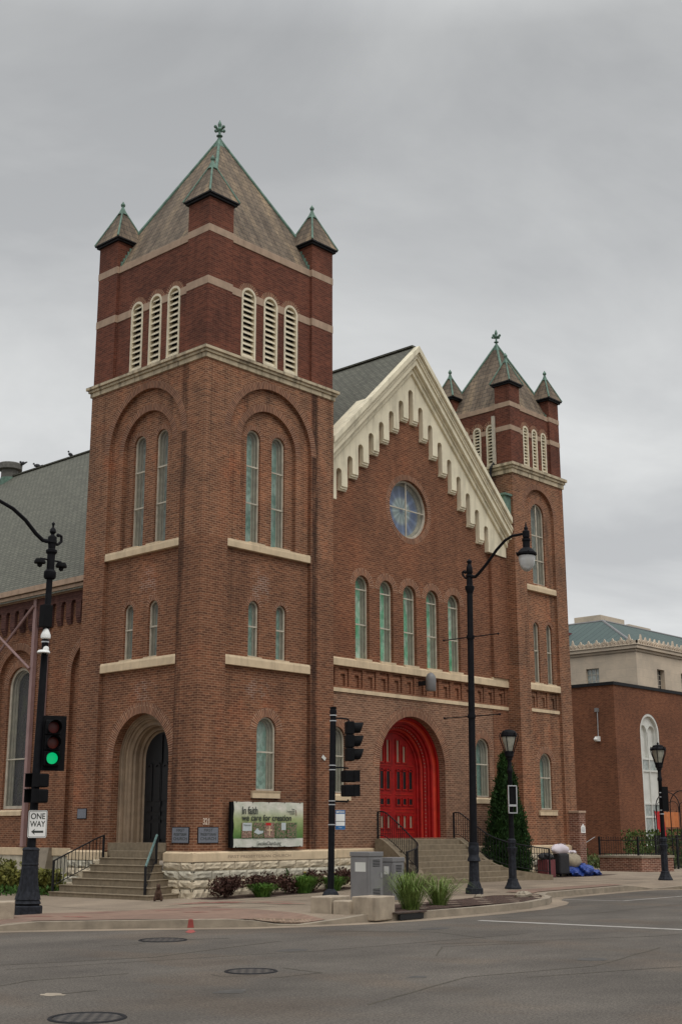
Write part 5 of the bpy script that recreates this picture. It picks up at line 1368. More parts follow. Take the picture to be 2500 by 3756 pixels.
bn = thing('banner_sign', (2.77, -.06, 1.24), 'printed banner about faith and creation on a black wall box', 'banner')
m = MB(); m.box(1.27, 4.16, -.10, -.001, 1.24, 2.50); m.build('box', 'black_housing', bn)
m = MB(); nu, nv = 36, 16; rb = random.Random(5)
def bz(i, j):
    u, v = i/nu, j/nv; e = .012*math.sin(u*37)*math.exp(-v*5)+.014*math.sin(u*31+1)*math.exp(-(1-v)*6)
    x = 1.36+u*2.80+.012*math.sin(v*17)*math.exp(-u*14); z = 1.245+v*1.265+.010*abs(math.sin(u*math.pi*5))*(-1 if j == 0 else 1 if j == nv else 0)*-1
    return (x, -.112-e*.5-.004*math.sin(u*6+v*4), z)
for i in range(nu):
    for j in range(nv): m.face([bz(i, j), bz(i+1, j), bz(i+1, j+1), bz(i, j+1)], [(a/nu*2.2, b/nv) for a, b in ((i, j), (i+1, j), (i+1, j+1), (i, j+1))])
m.build('banner', 'banner_print', bn, smooth=True)
m = MB()
for u in (.03, .26, .49, .72, .95):
    for z in (1.262, 2.492): m.ball((1.36+u*2.8, -.13, z), .014, 6, 4)
m.build('grommet', 'dark_metal', bn)
FRb = lambda u, v, d: (u, -.138+d, v)
text_mesh('In faith', .30, FRb, 1.655, 2.165, 0, bn, 'text_dark', sx=.76, bold=.004); text_mesh('we care for creation', .24, FRb, 1.66, 1.985, 0, bn, 'text_dark', sx=1.0, bold=.004)
text_mesh('LincolnsChurch.org', .155, FRb, 2.74, 1.30, 0, bn, 'text_dark', align='CENTER', sx=.78)
for i, t in enumerate(('First', 'Presbyterian', 'Church')): text_mesh(t, .075, FRb, 3.78, 2.285-.062*i, 0, bn, 'text_dark', align='RIGHT', sx=.85)
m = MB(); m.tube([(3.82, -.136, 2.12), (3.83, -.136, 2.26), (3.81, -.136, 2.30)], .006, 4); m.tube([(3.86, -.136, 2.12), (3.86, -.136, 2.24), (3.83, -.136, 2.29)], .006, 4); m.build('logo', 'maroon', bn)
for i, (a, b_) in enumerate(((1.655, 2.05), (2.10, 2.52), (2.54, 2.96), (3.0, 3.42), (3.46, 3.87))):
    m = MB(); m.prism(rect(a, b_, 1.507, 1.93), -.003, 0, FRb); m.build('printed_picture', 'pic_a' if i in (0, 2) else 'pic_b', bn)
    if i == 0:
        m = MB(); m.prism(rect(a+.03, b_-.01, 1.70, 1.92), -.005, -.003, FRb); m.build('picture_sky', 'pic_sky', bn); text_mesh('Welcome', .085, FRb, a+.06, 1.83, -.005, bn, 'text_dark', sx=.85)
    if i == 1: m = MB(); m.prism([(a+.03, 1.66), (a+.16, 1.78), (a+.25, 1.70), (b_-.02, 1.70), (b_-.03, 1.64), (a+.2, 1.60)], -.005, -.003, FRb); m.build('picture_shape', 'pic_sky', bn)
    if i == 2:
        m = MB(); m.prism([(2.73, 1.56), (2.77, 1.56), (2.77, 1.70), (2.86, 1.70), (2.86, 1.74), (2.77, 1.74), (2.77, 1.84), (2.73, 1.84), (2.73, 1.74), (2.64, 1.74), (2.64, 1.70), (2.73, 1.70)], -.006, -.003, FRb); m.build('picture_cross', 'limestone', bn)
        m = MB(); m.prism(rect(2.60, 2.80, 1.85, 1.925), -.006, -.003, FRb); m.build('picture_flower', 'red_cloth', bn)
    if i == 3: m = MB(); m.prism(rect(3.23, 3.41, 1.72, 1.925), -.005, -.003, FRb); m.build('picture_sky', 'pic_sky', bn)
m = MB(); m.obox((5.16, -.02, 3.87), (.07, 0, -.05), (0, .004, 0), (.03, 0, .045)); o = m.build('paper_scrap', 'white_panel'); tag(settle(o), 'torn scrap of pale paper stuck to the tower brick', 'paper')

# ================================================================== PLANTS
def leaves(pts, size, mb, rnd, up=.3):
    for p in pts:
        a = Vector((rnd.gauss(0, 1), rnd.gauss(0, 1), rnd.gauss(0, 1)+up)).normalized(); b = a.cross(Vector((rnd.gauss(0, 1), rnd.gauss(0, 1), rnd.gauss(0, 1)))).normalized()
        s = size*rnd.uniform(.6, 1.3); p = Vector(p)
        mb.face([p-a*s*.2, p+b*s*.35+a*s*.3, p+a*s, p-b*s*.35+a*s*.3])
def shrub(c, rx, ry, h, n, size, mat, lab, name='shrub', cat='shrub', group=None, seed=1, lumps=9, stem=True):
    rnd = random.Random(seed); o = thing(name, c, lab, cat, group); m = MB(); L = []
    for k in range(lumps):
        t = rnd.uniform(0, 6.28); r = rnd.uniform(.1, .8); L.append((c[0]+rx*r*math.cos(t), c[1]+ry*r*math.sin(t), c[2]+h*rnd.uniform(.3, .72), rnd.uniform(.28, .45)))
    pts = []
    for i in range(n):
        x, y, z, s = L[i % lumps]; v = Vector((rnd.gauss(0, 1), rnd.gauss(0, 1), rnd.gauss(0, 1))).normalized()*(rnd.random()**.4)
        pts.append((x+v.x*s*rx*1.3, y+v.y*s*ry*1.3, max(c[2]+.01, z+v.z*s*h)))
    leaves(pts, size, m, rnd); m.build('foliage', mat, o)
    if stem:
        m = MB()
        for k in range(6):
            t = rnd.uniform(0, 6.28); m.tube([c, (c[0]+rx*.5*math.cos(t), c[1]+ry*.5*math.sin(t), c[2]+h*.6)], .008, 5)
        m.build('stem', 'trunk', o)
    return o
def blades(c, n, ln, spread, w, mat, lab, name, cat, seed, droop=.5, group=None, flowers=0):
    rnd = random.Random(seed); o = thing(name, c, lab, cat, group); m = MB(); c = Vector(c)
    for i in range(n):
        t = rnd.uniform(0, 6.28); d = Vector((math.cos(t), math.sin(t), 0)); l = ln*rnd.uniform(.6, 1.1); sp = spread*rnd.random()**.7
        q = Vector((-d.y, d.x, 0))*w; b = c+d*rnd.uniform(0, .2)
        P = [b, b+d*sp*.35+Vector((0, 0, l*.5)), b+d*sp*.8+Vector((0, 0, l*.85)), b+d*sp*1.25+Vector((0, 0, l*(1-droop*sp/spread*.5)))]
        W_ = [1, 1, .7, .05]
        for j in range(3): m.face([P[j]-q*W_[j], P[j]+q*W_[j], P[j+1]+q*W_[j+1], P[j+1]-q*W_[j+1]])
    m.build('foliage', mat, o)
    for k in range(flowers):
        t = rnd.uniform(0, 6.28); b = c+Vector((.08*math.cos(t), .08*math.sin(t), 0)); tp = b+Vector((.05*math.cos(t), -.06, ln*1.08))
        f = MB(); f.tube([b, tp], .005, 4); st = f.build('flower_stalk', 'green_blade', o); f = MB()
        for j in range(6):
            a = j*math.pi/3; e = Vector((math.cos(a), math.sin(a), .5))*.055; s_ = Vector((-math.sin(a), math.cos(a), 0))*.018
            f.face([tp, tp+e*.6+s_, tp+e, tp+e*.6-s_])
        f.build('blossom', 'yellow_petal', st)
    return o
BG = 'burgundy shrubs in the bed along the tower plinth'
def gb(x, y): return (x, y, gz(x, y)+.0)
shrub(gb(.42, -.95), .76, .42, .58, 1500, .075, 'burgundy', 'dark burgundy shrub at the left end of the bed', group=BG, seed=1)
shrub(gb(2.15, -.92), .92, .42, .62, 1800, .075, 'burgundy', 'dark burgundy shrub between two bright green clumps', group=BG, seed=2)
shrub(gb(3.78, -.85), .48, .36, .60, 900, .075, 'burgundy', 'dark burgundy shrub beside the yellow lily, left of the plain pole', group=BG, seed=3)
shrub(gb(5.0, -.80), .78, .40, .58, 1300, .075, 'burgundy', 'dark burgundy shrub just right of the plain black pole', group=BG, seed=4)
blades(gb(1.38, -1.30), 420, .38, .42, .010, 'green_blade', 'low bright green grass clump between burgundy shrubs', 'grass_clump', 'grass', 5)
blades(gb(3.15, -1.15), 480, .52, .42, .010, 'green_blade', 'green lily clump with one yellow flower, left of the plain pole', 'day_lily', 'lily', 6, flowers=1, group='day lilies')
blades(gb(4.35, -1.15), 380, .46, .38, .010, 'green_blade', 'green lily clump with a yellow flower, at the plain pole', 'day_lily', 'lily', 8, flowers=1, group='day lilies')
shrub(gb(2.92, -.65), .12, .10, .72, 130, .06, 'dark_green', 'tall thin leafy weed standing against the stone plinth', 'weed', 'weed', seed=9, lumps=5)
m = MB(); rnd = random.Random(4)
bd = [(-.5, -.45), (.0, -1.35), (1.5, -1.5), (3.5, -1.4), (5.6, -1.2), (5.9, .5), (5.5, -.15), (.2, -.2)]
o = surf('flower_bed', [(-.35, -.3), (-.2, -1.25), (1.5, -1.42), (3.5, -1.32), (5.8, -1.15), (5.95, .5), (5.7, .5), (5.6, -.15)], gz, 'mulch', .006, .4)
blades((-.9, -8.35, -.03), 360, .92, .70, .007, 'grass_orn', 'larger clump of tall ornamental grass in the mulch bed', 'ornamental_grass', 'grass', 21, droop=.7, group='ornamental grasses')
blades((.75, -7.85, 0), 240, .72, .80, .007, 'grass_orn', 'smaller spreading clump of ornamental grass in the mulch bed', 'ornamental_grass', 'grass', 22, droop=.9, group='ornamental grasses')
def hydrangea(c, rx, ry, h, lab, seed):
    o = shrub(c, rx, ry, h, 1500, .11, 'olive', lab, 'hydrangea', 'shrub', 'hydrangeas beside the side steps', seed, 14)
    rnd = random.Random(seed); m = MB()
    for k in range(26):
        t = rnd.uniform(0, 6.28); r = rnd.uniform(.2, .95); p = Vector((c[0]+rx*r*math.cos(t), c[1]+ry*r*math.sin(t), c[2]+h*rnd.uniform(.55, 1.0)))
        leaves([p+Vector((rnd.gauss(0, .035), rnd.gauss(0, .035), rnd.gauss(0, .03))) for _ in range(26)], .05, m, rnd)
    m.build('flower_heads', 'olive_flower', o)['kind'] = 'stuff'
M['olive_flower'] = leaf('olive_flower', (.20, .20, .07), (.34, .33, .14), 6)
hydrangea((-1.5, 6.75, -.13), .9, .75, .95, 'large olive green hydrangea left of the ornate signal pole', 31)
hydrangea((-1.35, 4.85, -.13), .55, .55, .75, 'smaller hydrangea between the ornate pole and the stair railing', 33)
def cover(name, poly, n, size, mat, h, seed, lab=None):
    rnd = random.Random(seed); m = MB(); pts = []
    xs = [p[0] for p in poly]; ys = [p[1] for p in poly]; k = len(poly)
    while len(pts) < n:
        x, y = rnd.uniform(min(xs), max(xs)), rnd.uniform(min(ys), max(ys))
        if sum(((poly[i][1] > y) != (poly[i-1][1] > y)) and (x < (poly[i-1][0]-poly[i][0])*(y-poly[i][1])/(poly[i-1][1]-poly[i][1])+poly[i][0]) for i in range(k)) % 2:
            pts.append((x, y, gz(x, y)+h*rnd.random()**1.5))
    leaves(pts, size, m, rnd, 1.5); tag(m.build(name, mat), kind='stuff')
cover('ground_cover', [(-2.2, 4.1), (-2.9, 9), (1.2, 9), (1.2, 5.7), (-.4, 5.7), (-.4, 4.1)], 2600, .10, 'dark_green', .22, 40)
# garden on the right
cover('garden_weeds', [(20.4, 1.5), (24.0, 2.6), (25.0, .9), (29, .6), (40, 6), (40, 10), (22, 14)], 9000, .13, 'weed', .35, 41)
cover('garden_weeds', [(31.5, 3.2), (38, 3.2), (42, 9.8), (39.5, 9.9), (33.5, 6)], 3600, .14, 'weed_green', 1.6, 42)
shrub((24.3, 3.0, 0), .9, .7, 1.3, 1200, .12, 'weed', 'brown and green bush behind the left end of the iron fence', seed=44)

def evergreen():
    c = Vector((14.0, -.52, .08)); o = thing('evergreen_tree', c, 'tall conical dark evergreen growing behind the stair railing', 'tree'); rnd = random.Random(51); m = MB()
    H = 4.25
    rad = lambda z: .80*(1-(z/H)**1.45)*(.86+.14*min(1, z/.6))+.04
    cl = []
    for k in range(420):
        z = H*rnd.random()**1.25*.97; t = rnd.uniform(0, 6.283); r = rad(z)*rnd.uniform(.72, 1.03); cl.append((r*math.cos(t), r*math.sin(t), z+.05))
    for (x, y, z) in cl:
        s = .15*(1.15-z/H*.6)
        for q in range(52):
            v = Vector((rnd.gauss(0, .5), rnd.gauss(0, .5), rnd.gauss(0, .9)))*s
            p = c+Vector((x, y, z))+v
            if p.y > GY-.03 and p.x < XB: continue
            a = (Vector((x, y, 0)).normalized()*.5+Vector((rnd.gauss(0, .5), rnd.gauss(0, .5), 1.1))).normalized(); b = a.cross(Vector((rnd.gauss(0, 1), rnd.gauss(0, 1), 0))).normalized(); ss = .075*rnd.uniform(.6, 1.3)
            m.face([p-a*ss*.3, p+b*ss*.35, p+a*ss, p-b*ss*.35])
    m.build('crown', 'arbor', o)
    m = MB(); m.lathe([(0, .1)]+[(rad(z)*.62, z) for z in (.15, .6, 1.2, 1.8, 2.4, 3.0, 3.5)]+[(0, 3.9)], c, 14); m.build('inner_crown', 'arbor', o)
    m = MB(); m.tube([c-Vector((0, 0, .1)), c+Vector((0, 0, 3.2))], .07, 8, r2=.02); m.build('trunk', 'trunk', o)
evergreen()

# ================================================================== THINGS BY THE FAR TOWER
def lumpy(c, rx, ry, rz, seed, amp=.12, n=20, mm=12, flat=.0):
    rnd = random.Random(seed); m = MB(); ph = [rnd.uniform(0, 6.28) for _ in range(6)]
    def P(i, j):
        t = 2*math.pi*i/n; f = math.pi*j/mm; k = 1+amp*(math.sin(3*t+ph[0]+2*f)+math.sin(5*t+ph[1])*math.sin(f*3+ph[2])+.6*math.sin(9*t+ph[3]+f*5))
        return (c[0]+rx*k*math.sin(f)*math.cos(t), c[1]+ry*k*math.sin(f)*math.sin(t), max(c[2]-rz+flat, c[2]-rz*k*math.cos(f)))
    for i in range(n):
        for j in range(mm): m.face([P(i, j), P(i+1, j), P(i+1, j+1), P(i, j+1)] if 0 < j < mm-1 else ([P(i, 0), P(i+1, 1), P(i, 1)] if j == 0 else [P(i, j), P(i+1, j), P(i, mm)]))
    return m
def bags():
    y = -.55
    o = thing('suitcase', (17.25, y, .05), 'upright black suitcase with its grey handle pulled out', 'suitcase')
    m = MB(); m.box(16.98, 17.62, y-.17, y+.17, .12, .86); m.build('body', 'bag_black', o, bevel=.06)
    m = MB(); m.tube([(17.50, y, .84), (17.50, y, 1.20), (17.62, y, 1.20), (17.62, y, .84)], .014, 6); m.build('handle', 'steel', o)
    for a in (17.08, 17.54): m = MB(); m.lathe([(0, -.03), (.05, -.03), (.05, .03), (0, .03)], (a, y-.1, .09), 10); m.build('wheel', 'black_housing', o)
    m = lumpy((17.28, y+.02, 1.0), .52, .20, .19, 3, .06); o = m.build('pillow', 'pillow', smooth=True); tag(settle(o), 'pale pinkish pillow lying on top of the black suitcase', 'pillow')
    m = lumpy((18.15, y+.15, .55), .62, .34, .30, 5, .07); o = m.build('sleeping_bag', 'bag_tan', smooth=True); tag(settle(o), 'rolled tan blanket leaning against the tower base', 'blanket')
    m = lumpy((18.45, y-.1, .22), .62, .34, .22, 8, .20, 30, 16); o = m.build('tarp', 'bag_blue'); tag(settle(o), 'crumpled bright blue tarp on the ground below the tan blanket', 'tarp')
    m = lumpy((19.2, y-.15, .13), .36, .25, .10, 9, .22, 24, 12); o = m.build('tarp', 'bag_blue'); tag(settle(o), 'loose end of blue cloth farthest right of the heap', 'tarp')
    m = lumpy((18.35, y+.2, .88), .26, .14, .07, 10, .15); o = m.build('cloth', 'pillow', smooth=True); tag(settle(o), 'small white folded cloth on the tan blanket', 'cloth')
    x0 = 16.05
    o = thing('trash_can', (x0+.3, -.6, 0), 'square dark red bin with a black bag over its top', 'bin')
    m = MB(); m.box(x0, x0+.52, -.78, -.35, .04, .66); m.build('body', 'maroon', o, bevel=.02)
    m = lumpy((x0+.26, -.56, .76), .32, .26, .13, 12, .10); m.build('bag', 'bag_black', o)
bags()
tag(surf('mulch', [(16.2, -.15), (16.3, -.95), (17.6, -1.05), (19.6, -.95), (20.9, -.75), (20.2, .2), (18.6, .0)], gz, 'mulch', .01, .35), kind='structure')
def brick_pier():
    o = thing('brick_pier', (19.0, -.22, 0), 'low brick gate pier with a stone cap at the far tower', 'pier')
    m = MB(); m.box(18.80, 19.24, -.45, -.002, -.2, 2.32); m.build('shaft', 'pier_brick', o)
    m = MB(); m.box(18.77, 19.27, -.48, -.004, 2.32, 2.40); m.build('cap', 'band_stone', o, bevel=.008)
    s = thing('wall_sign', (19.02, -.46, 1.58), 'small white house shaped sign on the brick pier', 'sign')
    F = lambda u, v, d: (u, -.452+d, v)
    m = MB(); m.prism([(18.90, 1.58), (18.90, 1.80), (19.05, 1.92), (19.20, 1.80), (19.20, 1.58)], -.008, 0, F); m.build('plate', 'white', s)
    m = MB()
    for k, w in enumerate((.09, .11, .11, .09)): m.prism(rect(19.05-w, 19.05+w, 1.76-.045*k, 1.775-.045*k), -.010, -.008, F)
    m.build('text_line', 'bluegrey', s)
brick_pier()

# ---- planter, iron fence and trellis on the right
A_, B_, C2 = Vector((24.32, 2.1)), Vector((24.2, .06)), Vector((25.6, -.62))
def planter():
    o = thing('brick_planter', (24.9, .5, 0), 'low brick planter wall with a concrete cap below the iron fence', 'planter')
    D_ = A_+(C2-B_); P = [A_, B_, C2, C2+Vector((.55, 2.2))]
    m = MB(); L_ = 0
    for k in range(4):
        p, q = P[k], P[(k+1) % 4]; l = (q-p).length; m.face([(*p, -.1), (*q, -.1), (*q, .56), (*p, .56)], [(L_, -.1), (L_+l, -.1), (L_+l, .56), (L_, .56)]); L_ += l
    m.build('wall', 'pier_brick', o)
    cen = sum(P, Vector((0, 0)))/4; Q = [cen+(p-cen)*1.04 for p in P]; m = MB()
    for k in range(4): p, q = Q[k], Q[(k+1) % 4]; m.face([(*p, .56), (*q, .56), (*q, .66), (*p, .66)])
    m.face([(*p, .66) for p in Q]); m.face([(*p, .56) for p in Q]); m.build('cap', 'kerb', o, bevel=.01)
planter()
def fence(path, z0, z1, lab, gap=.13, posts=()):
    o = thing('iron_fence', (*path[0], z0), lab, 'fence')
    cum = [0]
    for a, b in zip(path[:-1], path[1:]): cum.append(cum[-1]+(Vector(b)-Vector(a)).length)
    def at(s):
        for i in range(len(path)-1):
            if s <= cum[i+1]+1e-6: return Vector(path[i]).lerp(Vector(path[i+1]), (s-cum[i])/(cum[i+1]-cum[i]))
        return Vector(path[-1])
    for z in (z0+.08, z1-.12):
        m = MB(); m.tube([(*p, z) for p in path], .014, 5); m.build('rail', 'dark_metal', o)
    n = int(cum[-1]/gap)
    for i in range(n+1):
        p = at(cum[-1]*i/n); m = MB(); m.tube([(*p, z0), (*p, z1-.03)], .009, 4, caps=False); m.lathe([(.009, z1-.04), (.02, z1-.01), (0, z1+.05)], (*p, 0), 5); m.build('picket', 'dark_metal', o)
    for s in posts:
        p = at(s); m = MB(); m.box(p.x-.035, p.x+.035, p.y-.035, p.y+.035, z0-.1, z1+.04); m.build('post', 'dark_metal', o)
fence([tuple(A_*.97+Vector((.78, .07))), (24.5, .35), (25.75, -.25)], .64, 1.38, 'black iron picket fence standing on the brick planter', .105, (0, 1.75, 3.1))
fence([(25.95, .35), (28.2, .60), (31.5, 1.4)], .05, 1.42, 'black iron fence to the right of the brick planter', .12, (0, .5, 2.4))
def trellis():
    o = thing('garden_arbour', (26.2, 0, 0), 'black iron garden arbour of crossing arches by the fence', 'arbour')
    F = lambda t, z: (25.85+.35*(-t), .20+t, z)
    for (t0, t1, zt, zz) in ((-.02, -.95, 3.22, 'a'), (-.58, -1.55, 3.28, 'b')):
        c = (t0+t1)/2; r = abs(t1-t0)/2; m = MB()
        P = [F(t0, .1), F(t0, zt-.62)]+[F(c+r*math.cos(math.pi*k/16), zt-.62+.62*math.sin(math.pi*k/16)) for k in range(1, 16)]+[F(t1, zt-.62), F(t1, .1)]
        m.tube(P, .022, 6); m.build('arch', 'dark_metal', o)
    for (t0, t1, zt) in ((-.05, -.44, 2.85), (-.46, -.9, 2.85), (-.92, -1.5, 2.85)):
        c = (t0+t1)/2; r = abs(t1-t0)/2; m = MB(); P = [F(t0, 2.4)]+[F(c+r*math.cos(math.pi*k/12), 2.6+.25*math.sin(math.pi*k/12)) for k in range(0, 13)]+[F(t1, 2.4)]
        m.tube(P, .013, 5); m.build('inner_arch', 'dark_metal', o)
    m = MB(); m.tube([F(-.3, 3.27), F(-1.1, 3.27)], .013, 5); m.build('top_rail', 'dark_metal', o)
trellis()
m = MB(); m.tube([(20.6, 1.2, 1.0), (21.6, 1.55, .97), (22.8, 1.9, 1.12), (24.2, 2.2, 1.40)], .012, 5); o = m.build('chain', 'steel'); tag(settle(o), 'thin grey cable sagging from the fence post to the tower pier', 'cable')
m = lumpy((23.6, 3.2, 1.0), .45, .3, .16, 21, .12); m.box(23.35, 23.8, 3.0, 3.4, 0, .95); o = m.build('stone_urn', 'kerb'); tag(settle(o), 'weathered grey stone half hidden in the weeds', 'stone')
m = MB(); nu = 10
for i in range(nu):
    for j in range(6):
        P = lambda i, j: (33.0+i*.075, 4.2-.05*math.sin(i*1.4)-.02*j, 2.55-j*.14-(.10*(i/nu)*j*.6))
        m.face([P(i, j), P(i+1, j), P(i+1, j+1), P(i, j+1)])
bc = thing('awning', (33, 4.2, 0), 'red and orange cloth panels on posts behind the arbour', 'awning'); m.build('red_panel', 'red_cloth', bc)
m = MB()
for i in range(14):
    for j in range(6):
        P = lambda i, j: (33.8+i*.1, 4.15-.04*math.sin(i), 2.52-j*.12); m.face([P(i, j), P(i+1, j), P(i+1, j+1), P(i, j+1)])
m.build('orange_panel', 'orange_cloth', bc)
for xx in (33.0, 33.78, 35.2): m = MB(); m.tube([(xx, 4.22, 0), (xx, 4.22, 2.6)], .025, 6); m.build('post', 'dark_metal', bc)

# ================================================================== NEIGHBOURING BUILDINGS
AXX, AYY = 40.0, 10.2
FAR = lambda u, v, d: (AXX+u, AYY+d, v); FAL = lambda u, v, d: (AXX+d, AYY+u, v)
an = thing('brick_building', (AXX, AYY, 0), 'plain flat roofed red brick building right of the church with a tall white window', 'building')
wm = MB(); ao = [arch(2.74, 4.95, .6, 8.27-1.10, 20), arch(9.5, 11.7, .6, 7.17, 20), arch(16.3, 18.5, .6, 7.17, 20)]
wm.panel(rect(0, 30, -.3, 9.72), ao, 0, FAR); wm.panel(rect(0, 22, -.3, 9.72), [], 0, FAL)
for h in ao: wm.strip(h, 0, .22, FAR, True)
wm.panel(rect(0, 22, -.3, 9.72), [], 30, FAL); wm.build('wall', 'annex_brick', an)
m = MB(); m.box(AXX-.08, AXX+30, AYY-.08, AYY+22, 9.68, 9.86); m.build('coping', 'dark_metal', an)
for h in ao:
    c = (h[0][0]+h[-1][0])/2; m = MB()
    m.ring(c, 7.17, .96, 1.1, .02, .30, FAR, n=24)
    for s in (-1, 1): x0, x1 = sorted((c+s*1.098, c+s*.96)); m.prism(rect(x0, x1, .6, 7.17), .02, .30, FAR)
    body = arch(c-.97, c+.97, .6, 7.17, 20)
    sub = [arch(c+s*.47-.40, c+s*.47+.40, 5.72, 7.2, 12) for s in (-1, 1)]
    m.panel(body, sub, .20, FAR)
    for q in sub: m.strip(q, .20, .34, FAR, True); m.panel(q, [], .34, FAR); m.ring((q[0][0]+q[-1][0])/2, 7.2, .40, .45, .17, .2, FAR, n=12)
    m.prism(rect(c-.03, c+.03, .6, 7.2), .12, .2, FAR)
    for z in (5.66, 4.98, 3.12, 2.38): m.prism(rect(c-.96, c-.031, z-.05, z+.05), .13, .2, FAR); m.prism(rect(c+.031, c+.96, z-.05, z+.05), .13, .2, FAR)
    wo = m.build('window', 'white_panel', an)
    for (z0, z1) in ((5.03, 5.61), (2.43, 3.07), (.7, 2.33)):
        for s in (-1, 1):
            g = MB(); x0, x1 = sorted((c+s*.05, c+s*.92)); g.prism(rect(x0, x1, z0, z1), .18, .199, FAR); g.build('pane', 'glass_grey', wo)
m = MB(); m.tube([FAL(1.10, 8.25, -.03), FAL(1.12, 6.8, -.03)], .03, 6); cd = m.build('conduit', 'steel', an)
m = MB(); m.box(AXX-.14, AXX-.001, AYY+1.0, AYY+1.22, 8.2, 8.42); m.build('junction_box', 'cab_grey', cd)
m = MB(); m.box(AXX-.16, AXX-.001, AYY+1.0, AYY+1.26, 6.55, 6.82); m.ball((AXX-.22, AYY+1.2, 6.66), .10, 10, 6); m.build('security_camera', 'white', cd)
m = MB(); m.lathe([(.24, 9.86), (.24, 10.0), (.32, 10.02), (.30, 10.14), (0, 10.2)], (AXX+7.8, AYY+1.8, 0), 14); m.build('roof_vent', 'steel', an)

LX, LY = 58.0, 18.73
lb = thing('stone_building', (LX, LY, 0), 'pale limestone building with a carved cornice and green metal roof, far right', 'building')
FLR = lambda u, v, d: (LX+u, LY+d, v); FLL_ = lambda u, v, d: (LX+d, LY+u, v)
wr = [rect(2.95+3.65*k, 4.05+3.65*k, 11.65, 13.15) for k in range(9)]; wl_ = [rect(3.14+5.2*k, 4.24+5.2*k, 11.9, 13.22) for k in range(6)]
m = MB(); m.panel(rect(0, 42, 0, 14.13), wr, 0, FLR); m.panel(rect(0, 34, 0, 14.13), wl_, 0, FLL_)
for h in wr: m.strip(h, 0, .35, FLR, True)
for h in wl_: m.strip(h, 0, .2, FLL_, True)
m.build('wall', 'ashlar', lb)
def gridwin(F, h, d, cols, rows, mat):
    (a, b), (c, e) = (h[0][0], h[2][0]), (h[0][1], h[1][1]); m = MB()
    for k in range(cols+1): x = a+(b-a)*k/cols; m.prism(rect(x-.02, x+.02, c, e), d-.03, d, F)
    for k in range(rows+1): z = c+(e-c)*k/rows; m.prism(rect(a, b, z-.018, z+.018), d-.028, d, F)
    o = m.build('window', 'frame_paint', lb); g = MB(); g.panel(h, [], d+.003, F); g.build('pane', mat, o)
for h in wr: gridwin(FLR, h, .35, 3, 4, 'glass_dark')
for h in wl_: gridwin(FLL_, h, .2, 3, 3, 'glass_grey')
m = MB()
for p, a, b in ((.0, 14.132, 14.2), (.10, 14.20, 14.38), (.28, 14.38, 14.62), (.36, 14.62, 14.72)): m.box(LX-p, LX+42, LY-p, LY+34, a, b)
m.build('cornice', 'limestone_pale', lb) if 'limestone_pale' in M else m.build('cornice', 'ashlar', lb, bevel=.03)
# carved cresting
rc = random.Random(9)
def crest(F, length, lab):
    m = MB(); o = None; u = 0
    m.prism(rect(-.3, length, 14.722, 14.95), -.30, -.20, F)
    k = 0
    while u < length:
        t = .26 if k % 7 else .42; c = u+.34
        m.prism([(c-.30, 14.951), (c-.22, 15.05), (c-.12, 15.02), (c-.06, 15.0+t*.6), (c, 15.0+t), (c+.06, 15.0+t*.6), (c+.12, 15.02), (c+.22, 15.05), (c+.30, 14.951)], -.31, -.19, F)
        for s in (-1, 1): m.ring(c+s*.16, 14.84, .05, .10, -.36, -.30, F, 0, 2*math.pi, 8)
        u += .68; k += 1
    return m.build('cresting', 'ashlar', lb)
crest(FLR, 41.6, ''); crest(FLL_, 33.6, '')
m = MB(); e0 = (LX+.2, LY+.2, 14.75); rg = (64.35, 25.08, 17.83); X1, Y1 = LX+42, LY+34
s_ = math.hypot(rg[0]-e0[0], 3.08)
def strip_uv(a, b, c, d): return None
m.face([e0, (X1, e0[1], 14.75), (X1-6, rg[1], rg[2]), rg], [(0, 0), (42, 0), (36, s_), (6.3, s_)])
m.face([(e0[0], Y1, 14.75), e0, rg, (rg[0], Y1-6, rg[2])], [(34, 0), (0, 0), (6.3, s_), (28, s_)])
m.face([rg, (X1-6, rg[1], rg[2]), (X1-6, Y1-6, rg[2]), (rg[0], Y1-6, rg[2])])
ro = m.build('roof', 'metal_roof', lb)
m = MB(); m.tube([e0, rg], .10, 6); m.tube([rg, (X1-6, rg[1], rg[2])], .10, 6); m.tube([rg, (rg[0], Y1-6, rg[2])], .10, 6); m.build('ridge_cap', 'copper_grey', ro) if 'copper_grey' in M else m.build('ridge_cap', 'cab_grey', ro)
m = MB(); m.box(66.4, 70.2, 26.5, 29, 17.8, 18.75); m.build('roof_box', 'ashlar', ro); m = MB(); m.box(71.0, 74.6, 26.5, 29, 17.8, 18.5); m.build('roof_box', 'ashlar', ro)
m = MB(); m.box(59.6, 62.6, 26.8, 31, 15.3, 16.55); m.box(59.3, 62.7, 26.6, 31.2, 16.55, 16.75); m.build('dormer', 'maroon', ro)

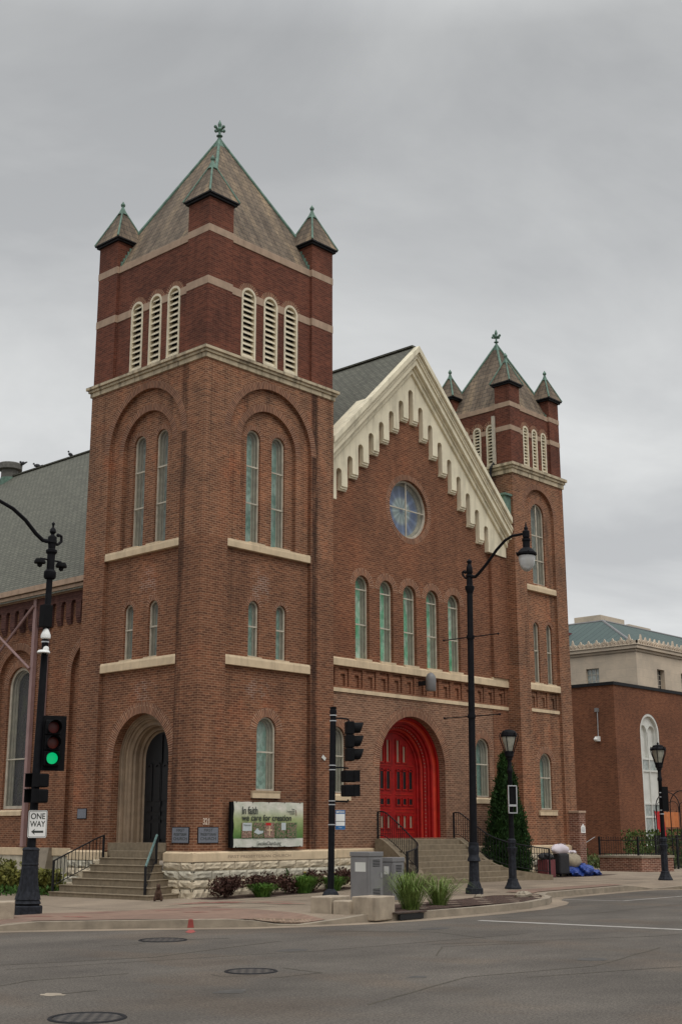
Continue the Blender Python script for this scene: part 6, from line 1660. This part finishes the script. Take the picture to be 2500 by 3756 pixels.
# ================================================================== SMALL LIFE
def bird(x, y, z, yaw, lab, s=1.0):
    c, sn = math.cos(yaw), math.sin(yaw); m = MB()
    m.ball((0, 0, .09), .075, 10, 7, 1.7, .85, .85); m.ball((.13, 0, .165), .038, 8, 6); m.lathe([(.02, 0), (0, .03)], (.165, 0, .15), 5)
    m.obox((-.16, 0, .075), (.09, 0, -.02), (0, .03, 0), (0, 0, .008))
    for k in (-1, 1): m.tube([(.0, .02*k, .03), (.01, .02*k, -.01)], .005, 4)
    m.v = [(x+s*(a*c-b*sn), y+s*(a*sn+b*c), z+s*q) for a, b, q in m.v]
    o = m.build('pigeon', 'bird', smooth=True); tag(settle(o), lab, 'bird', 'pigeons on the church roof')
bird(AX, 23.95, 18.90, R(120), 'dark pigeon crouching on the roof ridge nearer the round vent', 1.3); bird(AX, 21.2, 18.90, R(200), 'dark pigeon sitting on the roof ridge nearer the tower', 1.3)
bird(AX+.35, 25.75, 19.42, R(90), 'pigeon perched on the rim of the round roof vent', 1.5)

def dog_figure():
    P = [(0, 0, .13), (0, 0, .25), (0, 0, .34), (.05, 0, .40), (.11, 0, .385),      # hips, chest, neck, head, muzzle
         (.06, .07, .20), (.08, .075, .02), (.06, -.07, .20), (.08, -.075, .02),         # front legs
         (.01, .09, .08), (.10, .10, .03), (.01, -.09, .08), (.10, -.10, .03), (.02, .045, .47), (.02, -.045, .47)]
    E_ = [(0, 1), (1, 2), (2, 3), (3, 4), (1, 5), (5, 6), (1, 7), (7, 8), (0, 9), (9, 10), (0, 11), (11, 12), (3, 13), (3, 14)]
    Rr = [.095, .085, .05, .06, .03, .038, .026, .038, .026, .06, .03, .06, .03, .018, .018]
    me = bpy.data.meshes.new('dog'); me.from_pydata(P, E_, []); o = bpy.data.objects.new('dog', me); COL.objects.link(o); me.materials.append(M['brown_fur'])
    md = o.modifiers.new('skin', 'SKIN'); sv = me.skin_vertices[0].data if me.skin_vertices else None
    if sv is None:
        bpy.context.view_layer.objects.active = o; bm = bmesh.new(); bm.from_mesh(me); bm.verts.layers.skin.verify(); bm.to_mesh(me); bm.free(); sv = me.skin_vertices[0].data
    for i, r in enumerate(Rr): sv[i].radius = (r, r); sv[i].use_root = i == 0
    o.modifiers.new('sub', 'SUBSURF').render_levels = 2
    o.location = (-1.62, -.52, gz(-1.62, -.52)-.005); o.rotation_euler = (0, 0, R(228)); o.scale = (.92, .92, .92)
    tag(o, 'small dark brown dog sitting at the right end of the side steps', 'dog')
dog_figure()
